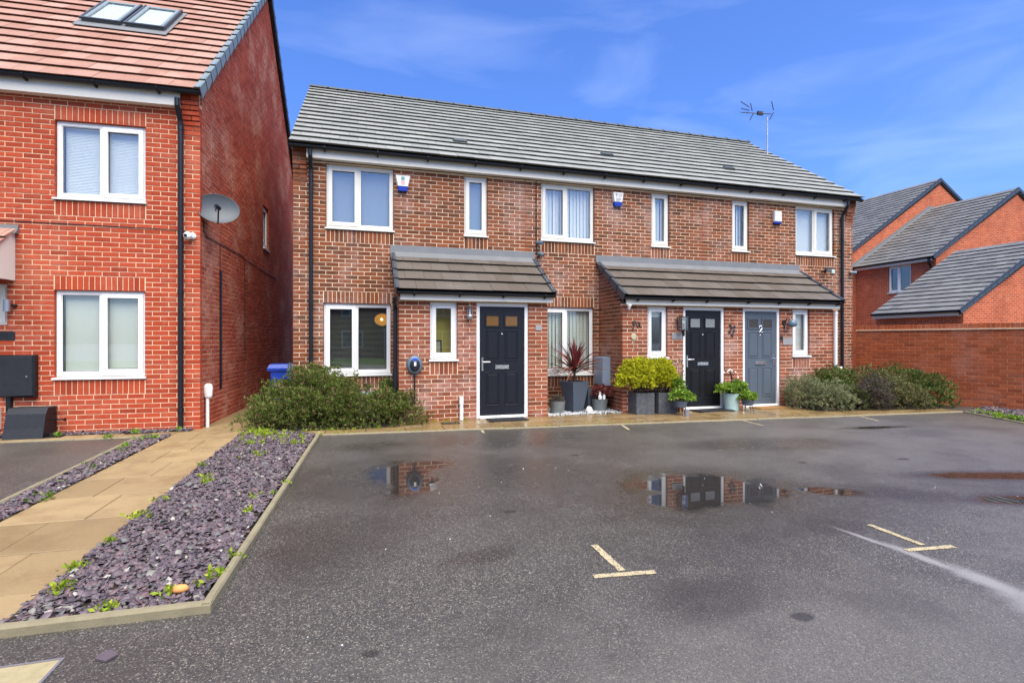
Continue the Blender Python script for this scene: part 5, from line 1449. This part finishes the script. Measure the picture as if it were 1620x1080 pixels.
# ================================================================ PLANTS
def leaves(centres, outward, per, size, spread, aspect=.42, rnd_dir=.6, droop=0.):
    """whorls of folded leaves round each shoot tip -> V, F arrays (two triangles a side of the fold)"""
    n = len(centres)
    C_ = np.repeat(centres, per, 0); A = np.repeat(outward, per, 0)
    N_ = len(C_)
    dirs = A + rs.normal(0, rnd_dir, (N_, 3)); dirs[:, 2] -= droop
    dirs /= np.linalg.norm(dirs, axis=1, keepdims=True) + 1e-9
    side = np.cross(dirs, rs.normal(0, 1, (N_, 3))); side /= np.linalg.norm(side, axis=1, keepdims=True) + 1e-9
    nor = np.cross(side, dirs)
    ln = size * rs.uniform(.5, 1.45, N_)[:, None]
    base = C_ + rs.normal(0, spread, (N_, 3))
    mid = base + dirs * ln * .55 + nor * ln * .10
    l_ = base + dirs * ln * .5 + side * ln * aspect * .5
    r_ = base + dirs * ln * .5 - side * ln * aspect * .5
    tip = base + dirs * ln - nor * ln * .05
    V = np.stack([base, l_, tip, r_, mid], 1).reshape(-1, 3)
    f = np.array([(0, 4, 1), (1, 4, 2), (0, 3, 4), (3, 2, 4)])
    F = (f[None] + (np.arange(N_) * 5)[:, None, None]).reshape(-1, 3)
    return V, F
def mound_points(lobes, n, lump=.16, fill=.35):
    """shoot tips over a group of lumpy half ellipsoids, some inside"""
    out = []; od = []
    vol = np.array([l[3] * l[4] * l[5] for l in lobes]) ** .67; vol = vol / vol.sum()
    for (cx, cy, cz, rx, ry, rz), w in zip(lobes, vol):
        k = int(n * w)
        v = rs.normal(0, 1, (k, 3)); v /= np.linalg.norm(v, axis=1, keepdims=True)
        v[:, 2] = np.where(v[:, 2] < -.35, -v[:, 2], v[:, 2])
        ph = rs.uniform(0, 6.28, 3)
        lm = 1 + lump * (np.sin(v[:, 0] * 7 + ph[0]) * np.sin(v[:, 1] * 6 + ph[1]) + .7 * np.sin(v[:, 2] * 9 + v[:, 0] * 5 + ph[2])) + rs.normal(0, .045, k)
        ins = rs.uniform(0, 1, k) < fill
        lm += .09 * np.sin(v[:, 0] * 17 + ph[1]) * np.sin(v[:, 1] * 15 + ph[2]) * np.sin(v[:, 2] * 13 + ph[0])
        lm = np.where(ins, lm * rs.uniform(.55, .95, k), lm)
        lm = np.where(rs.uniform(0, 1, k) < .02, lm * rs.uniform(1.04, 1.14, k), lm)
        p = np.array([cx, cy, cz]) + v * np.array([rx, ry, rz]) * lm[:, None]
        ok = p[:, 2] > .03
        # drop tips buried in other lobes
        out.append(p[ok]); od.append((v / np.array([rx, ry, rz]))[ok])
    P_ = np.concatenate(out); D_ = np.concatenate(od); D_ /= np.linalg.norm(D_, axis=1, keepdims=True)
    D_[:, 2] += .35; D_ /= np.linalg.norm(D_, axis=1, keepdims=True)
    return P_, D_
def shrub(name, base, lobes, n, per, size, mat, label, cat='shrub', lump=.16, group=None, spread=.012, stems=26, rnd_dir=.6, aspect=.42, hole=None):
    t = thing(name, base, label, cat, group)
    P_, D_ = mound_points(lobes, n, lump)
    if hole is not None:
        k = ~hole(P_); P_, D_ = P_[k], D_[k]
    V, F = leaves(P_, D_, per, size, spread, aspect, rnd_dir)
    npmesh('foliage', V, F, mat, t)
    m = MB()
    for i in range(stems):
        j = rs.randint(len(P_)); e_ = Vector(P_[j]); b0 = Vector((base[0] + rs.uniform(-.15, .15), base[1] + rs.uniform(-.12, .12), base[2])).lerp(Vector((e_.x, e_.y, base[2])), .45)
        mid_ = b0.lerp(e_, .55) + Vector((rs.uniform(-.04, .04), rs.uniform(-.04, .04), .03))
        m.tube([b0, mid_, b0.lerp(e_, .93)], [.011, .007, .003], 5)
    obj('stem', m, 'stem', t)
    return t
shrub('hebe_shrub', (.75, -.8, .02), [(.45, -.55, .30, .72, .58, .60), (-.02, -.72, .18, .55, .52, .50), (.95, -.75, .25, .62, .62, .50), (1.72, -.62, .25, .40, .50, .44), (1.35, -1.08, .12, .80, .42, .44), (.30, -1.08, .10, .85, .40, .44), (1.95, -.85, .1, .32, .45, .42), (.42, -.35, .4, .45, .3, .5)],
      8200, 9, .040, 'leaf_hebe', 'large spreading green shrub with brown tips under the left terrace window', lump=.17, spread=.014, stems=60,
      hole=lambda p: (p[:, 0] > 1.12) & (p[:, 0] < 1.5) & (p[:, 2] > .42) & (p[:, 1] > -.95))
G2 = 'shrubs at the right end of the terrace'
shrub('grey_shrub', (10.05, -1.6, .02), [(9.98, -1.45, .18, .36, .38, .46), (10.35, -1.72, .14, .44, .40, .38)], 1500, 9, .042, 'leaf_silver', 'silvery grey shrub nearest the blue-grey door', group=G2, aspect=.3)
shrub('green_shrub', (10.9, -1.35, .02), [(10.75, -1.35, .22, .44, .42, .54), (11.15, -1.15, .26, .48, .40, .52), (10.9, -1.75, .12, .3, .3, .34)], 1500, 9, .045, 'leaf_green', 'green shrub just right of the silvery shrub', group=G2)
shrub('brown_shrub', (11.25, -1.85, .02), [(11.15, -1.95, .2, .34, .34, .34), (11.40, -1.85, .25, .3, .3, .38)], 900, 9, .04, 'leaf_brown', 'low dark brown twiggy shrub in the middle of the right hand shrubs', group=G2, aspect=.28)
shrub('mixed_shrub', (11.85, -1.85, .02), [(11.75, -1.80, .2, .50, .42, .48), (12.1, -2.05, .12, .40, .36, .34), (11.9, -1.35, .26, .55, .45, .52)], 1500, 9, .042, 'leaf_mixed', 'olive shrub with pinkish tips in front of the dark green shrub', group=G2)
shrub('green_shrub', (12.75, -1.55, .02), [(12.6, -1.45, .24, .55, .55, .56), (12.95, -1.75, .18, .36, .5, .50), (12.75, -1.95, .15, .4, .35, .42)], 1700, 9, .045, 'leaf_green', 'dark green rounded shrub against the garden wall', group=G2)

def cube_planter(x0, y0, w, h, label):
    t = thing('square_planter', (x0 + w / 2, y0 + w / 2, .016), label, 'planter', 'dark square planters')
    m = MB(); z0_ = .017; th = .03
    for (a, b, c_, e_) in ((x0, x0 + w, y0, y0 + th), (x0, x0 + w, y0 + w - th, y0 + w), (x0, x0 + th, y0 + th, y0 + w - th), (x0 + w - th, x0 + w, y0 + th, y0 + w - th)): m.box(a, b, c_, e_, z0_, z0_ + h)
    obj('planter_box', m, 'planter_slate', t)
    m = MB(); m.box(x0 + th, x0 + w - th, y0 + th, y0 + w - th, z0_, z0_ + h - .04); obj('compost', m, 'soil', t)
cube_planter(6.155, -1.33, .385, .40, 'left of the two dark square planters by the black door')
cube_planter(6.615, -1.36, .365, .40, 'right of the two dark square planters by the black door')
shrub('golden_shrub', (6.32, -1.13, .38), [(6.30, -1.14, .74, .33, .30, .31), (6.22, -1.16, .62, .36, .30, .22)], 1500, 8, .036, 'leaf_yellow', 'round golden yellow shrub in the left square planter', lump=.08, aspect=.6, stems=10, group='golden shrubs in square planters')
shrub('golden_shrub', (6.80, -1.17, .38), [(6.76, -1.17, .73, .27, .27, .30), (6.82, -1.18, .62, .26, .27, .22)], 1200, 8, .036, 'leaf_yellow', 'round golden yellow shrub in the right square planter', lump=.08, aspect=.6, stems=10, group='golden shrubs in square planters')

# tall tapered pot with the spiky red plant
def tapered(name, cx, cy, wb, wt_, h, mat, label, z0_=.016):
    t = thing(name, (cx, cy, z0_), label, 'pot')
    m = MB()
    def rg(w, z_): return [(cx - w, cy - w, z_), (cx + w, cy - w, z_), (cx + w, cy + w, z_), (cx - w, cy + w, z_)]
    vs = rg(wb, z0_) + rg(wt_, z0_ + h) + rg(wt_ - .025, z0_ + h) + rg(wt_ - .03, z0_ + h - .05)
    fs = [(0, 3, 2, 1)] + [(i, (i + 1) % 4, 4 + (i + 1) % 4, 4 + i) for i in range(4)] + [(4 + i, 4 + (i + 1) % 4, 8 + (i + 1) % 4, 8 + i) for i in range(4)] + [(8 + i, 8 + (i + 1) % 4, 12 + (i + 1) % 4, 12 + i) for i in range(4)] + [(12, 13, 14, 15)]
    m.M = Matrix.Translation((cx, cy, 0)) @ Matrix.Rotation(R(18), 4, 'Z') @ Matrix.Translation((-cx, -cy, 0))
    m.add(vs, fs); obj('pot', m, mat, t)
    m = MB(); m.lathe([(wt_ * .8, 0), (wt_ * .8, .01)], (cx, cy, z0_ + h - .045), 12); obj('compost', m, 'soil', t)
    return t
tapered('tall_pot', 5.20, -.60, .12, .205, .60, 'planter_dark', 'tall tapered grey pot holding the spiky red plant')
tapered('tall_pot', 5.62, -.36, .13, .18, .42, 'planter_dark', 'shorter grey tapered pot behind the tall one')
t = thing('cordyline', (5.20, -.60, .6), 'spiky dark red plant in the tall grey pot', 'plant')
m = MB(); m.tube([(5.20, -.60, .58), (5.21, -.60, .86)], [.03, .022], 8); obj('stem', m, 'stem', t)
for i in range(74):
    el = R(rs.uniform(62, 88)) if i < 26 else R(rs.uniform(-10, 60)); az = rs.uniform(0, 2 * math.pi); ln_ = rs.uniform(.56, .78) * (.86 if i < 26 else 1.); w_ = .025
    hd = Vector((math.cos(az), math.sin(az), 0)); sd_ = Vector((-math.sin(az), math.cos(az), 0)); p_ = Vector((5.21, -.60, .80 + rs.uniform(-.04, .10)))
    vs = []; K = 6; a_ = el
    for k in range(K + 1):
        ww = w_ * (0.55 + 1.2 * (k / K)) if k < 2 else w_ * (1.15 * (1 - (k / K) ** 2.2) + .02)
        up = Vector((0, 0, 1)) * math.cos(a_) - hd * math.sin(a_)
        vs += [p_ + sd_ * ww + up * ww * .4, p_ - up * .001, p_ - sd_ * ww + up * ww * .4]
        p_ = p_ + (hd * math.cos(a_) + Vector((0, 0, 1)) * math.sin(a_)) * ln_ / K
        a_ -= R(4 if i < 20 else 9) * (k / K) * 1.6
    m = MB(); m.add(vs, [q4 for k in range(K) for q4 in ((3 * k, 3 * k + 1, 3 * k + 4, 3 * k + 3), (3 * k + 1, 3 * k + 2, 3 * k + 5, 3 * k + 4))]); obj('leaf', m, 'leaf_red', t, fix=False)
def tub(cx, cy, r, h, mat, label, cat='pot', name='zinc_tub', z0_=.016, n=24):
    t = thing(name, (cx, cy, z0_), label, cat)
    m = MB(); m.lathe([(r * .84, 0), (r * .86, h * .3), (r * .875, h * .32), (r * .875, h * .36), (r * .93, h * .68), (r * .945, h * .7), (r * .945, h * .74), (r, h), (r * .96, h), (r * .92, h * .82)], (cx, cy, z0_), n); obj('pot', m, mat, t)
    m = MB(); m.lathe([(r * .93, 0), (r * .93, .01)], (cx, cy, z0_ + h * .84), n); obj('compost', m, 'soil', t)
tub(4.80, -.72, .155, .24, 'zinc', 'low zinc tub left of the tall grey pot')
tub(5.74, -.62, .165, .24, 'zinc', 'low zinc tub holding the small dark red plant')
shrub('red_plant', (5.76, -.62, .24), [(5.76, -.62, .37, .17, .15, .13), (5.88, -.64, .36, .12, .12, .11)], 190, 8, .045, 'leaf_red', 'small dark red leafy plant in the right zinc tub', 'plant', stems=16, rnd_dir=.9)
shrub('dry_plant', (4.80, -.72, .22), [(4.80, -.72, .27, .12, .12, .06)], 90, 6, .035, 'leaf_brown', 'sparse dark plant in the left zinc tub', 'plant', stems=5)
t = MB(frame((5.43, -.80, .075), (1, 0, 0), (0, 1, 0)) @ Matrix.Rotation(R(-25), 4, 'X')); t.lathe([(.06, 0), (.06, .02), (.045, .024), (.04, .012), (.015, .02)], (0, 0, 0), 18, 'd'); single('round_ornament', t, 'box_white', 'small round cream ornament leaning on the tall grey pot', 'ornament')
m = MB(); m.lathe([(.0, 0), (.035, .0), (.04, .05), (.02, .09), (.025, .13), (.0, .15)], (5.68, -.76, .26), 10); m.lathe([(.0, 0), (.03, .0), (.03, .06), (.015, .1), (.0, .11)], (5.76, -.77, .26), 10); single('white_figurine', m, 'white_upvc', 'pair of small white figures standing in the right zinc tub', 'ornament')
# pots by the doors
tub(8.36, -1.24, .165, .335, 'mint', 'pale mint bucket pot between the two right doors', name='bucket_pot')
shrub('leafy_plant', (8.36, -1.24, .33), [(8.30, -1.24, .42, .24, .18, .11), (8.52, -1.25, .43, .15, .16, .14)], 520, 7, .042, 'leaf_bright', 'bright green plant in the mint bucket pot', 'plant', stems=8, rnd_dir=.8, aspect=.55)
t = thing('twig_flowers', (8.36, -1.24, .45), 'dark curved twig with white blossoms rising from the mint pot', 'ornament')
m = MB(); m.tube([(8.36, -1.24, .4), (8.37, -1.24, .62), (8.33, -1.25, .76), (8.27, -1.26, .80)], .012, 6); m.tube([(8.36, -1.24, .68), (8.43, -1.25, .76)], .007, 5); m.tube([(8.36, -1.24, .58), (8.48, -1.25, .66)], .006, 5); obj('twig', m, 'dark_metal', t)
for (x, z) in ((8.27, .81), (8.24, .79), (8.34, .80), (8.43, .77), (8.49, .66), (8.16, .77), (8.30, .83)):
    m = MB(); m.lathe([(.0, -.02), (.02, 0), (.0, .022)], (x, -1.27, z), 8); obj('blossom', m, 'white_upvc', t)
def stand_pot(cx, cy, r, zt, mat, label, stand_label):
    t = thing('plant_stand', (cx, cy, .016), stand_label, 'stand')
    m = MB(); m.lathe([(r * .72, 0), (r * .72, .008)], (cx, cy, zt - .125), 16); obj('ring', m, 'dark_metal', t)
    for a in np.linspace(.4, .4 + 2 * math.pi, 4, endpoint=False): m = MB(); m.tube([(cx + r * .7 * math.cos(a), cy + r * .7 * math.sin(a), zt - .12), (cx + r * .95 * math.cos(a), cy + r * .95 * math.sin(a), .017)], .006, 5); obj('leg', m, 'dark_metal', t)
    tub(cx, cy, r, .115, mat, label, name='bowl_pot', z0_=zt - .115)
stand_pot(8.56, -1.46, .125, .25, 'planter_dark', 'dark bowl pot on a stand in front of the mint pot', 'thin metal stand in front of the mint pot')
shrub('leafy_plant', (8.56, -1.46, .25), [(8.56, -1.46, .29, .16, .13, .08)], 260, 7, .042, 'leaf_bright', 'low yellow green plant in the bowl by the mint pot', 'plant', stems=6, rnd_dir=.8, aspect=.55)
stand_pot(6.93, -1.60, .13, .29, 'planter_dark', 'dark bowl pot on a stand right of the square planters', 'thin metal stand right of the square planters')
shrub('leafy_plant', (6.93, -1.60, .28), [(6.92, -1.60, .36, .18, .14, .12), (7.06, -1.62, .32, .12, .1, .08), (6.98, -1.45, .52, .12, .1, .16)], 420, 7, .042, 'leaf_bright', 'bright green plant in the bowl right of the square planters', 'plant', stems=8, rnd_dir=.8, aspect=.55)
m = MB(); m.lathe([(.045, 0), (.05, .11), (.046, .112), (.043, .02)], (6.98, -1.72, .017), 16); single('metal_mug', m, 'steel', 'small steel pot on the ground under the bowl stand', 'pot')
shrub('twiggy_plant', (7.10, -1.20, .02), [(7.08, -1.22, .62, .16, .12, .34)], 60, 5, .04, 'leaf_mixed', 'thin twiggy plant between the golden shrub and black door', 'plant', stems=14, rnd_dir=.9)

# weeds
def weeds(name, pts, label, mat='leaf_weed', size=.035, per=10):
    c_ = np.array(pts, float); d_ = np.tile(np.array([[0, 0, 1.]]), (len(c_), 1))
    V, F = leaves(c_, d_, per, size, .012, .5, .9)
    o = npmesh(name, V, F, mat, None, 'stuff'); tag(o, label, 'weeds')
def along(p, q_, n, j=.03, z=.03): return [(p[0] + (q_[0] - p[0]) * s + rs.normal(0, j), p[1] + (q_[1] - p[1]) * s + rs.normal(0, j), z + rs.uniform(-.01, .015)) for s in rs.uniform(0, 1, n)]
def clump(x, y, n, j=.03, z=.04): return [(x + rs.normal(0, j), y + rs.normal(0, j), z + rs.uniform(-.012, .012)) for _ in range(n)]
W1 = clump(-.50, -5.30, 6) + clump(-.5, -6.25, 8) + clump(-.5, -4.9, 3) + clump(-.3, -4.35, 7) + clump(-.32, -4.1, 4) + clump(-.5, -3.6, 4) + clump(-.5, -5.85, 3, .02) + clump(.33, -6.65, 9, .035) + clump(.40, -6.35, 4) + clump(.15, -6.82, 3, .02) + clump(-.12, -6.88, 4, .02) + clump(.28, -5.4, 2, .02) + clump(-.45, -6.6, 6, .03) + clump(.46, -4.6, 2, .02) + clump(.35, -5.0, 3, .06)
W1 += clump(-.35, -1.5, 42, .12, .045) + clump(-.15, -1.75, 36, .15, .045) + clump(.15, -2.1, 18, .15, .045) + clump(-.3, -2.4, 12, .12, .045) + clump(.35, -2.6, 10, .1, .045) + clump(.0, -3.1, 6, .1, .045)
weeds('weeds', W1, 'yellow green weeds growing among the bed of slate chips')
weeds('weeds', along((-1.55, -4.6), (-1.85, -1.4), 26, .05) + clump(-1.65, -1.55, 9, .05), 'green weeds along the narrow slate strip', 'leaf_bright')
weeds('weeds', along((-.5, -1.45), (1.7, -1.50), 60, .02, .02) + along((1.9, -1.08), (3.0, -1.06), 36, .02, .02) + along((.7, -1.80), (6.0, -2.2), 40, .012, .018), 'moss and weeds along the paving in front of the terrace', size=.022)
weeds('weeds', along((12.65, -2.95), (12.05, -4.15), 60, .06) + clump(12.3, -3.7, 24, .08), 'bright weeds at the edge of the right hand slate bed', 'leaf_bright', .045)
weeds('weeds', clump(-1.55, -.86, 16, .03) + clump(-2.1, -.92, 10, .03) + clump(-3.05, -.93, 8, .03) + clump(-2.35, -1.22, 8, .04, .02), 'small green weeds at the foot of the left house', 'leaf_bright')
# specks of grit and petals on the tarmac
chips('grit', [(-1, -7.6), (8, -7.6), (8, -2.6), (.8, -2.6), (.6, -7)], 70, (.004, .010), .001, .002, 'pebble_white', 'pale specks of grit scattered on the tarmac', 'grit', .1, .6, .4)
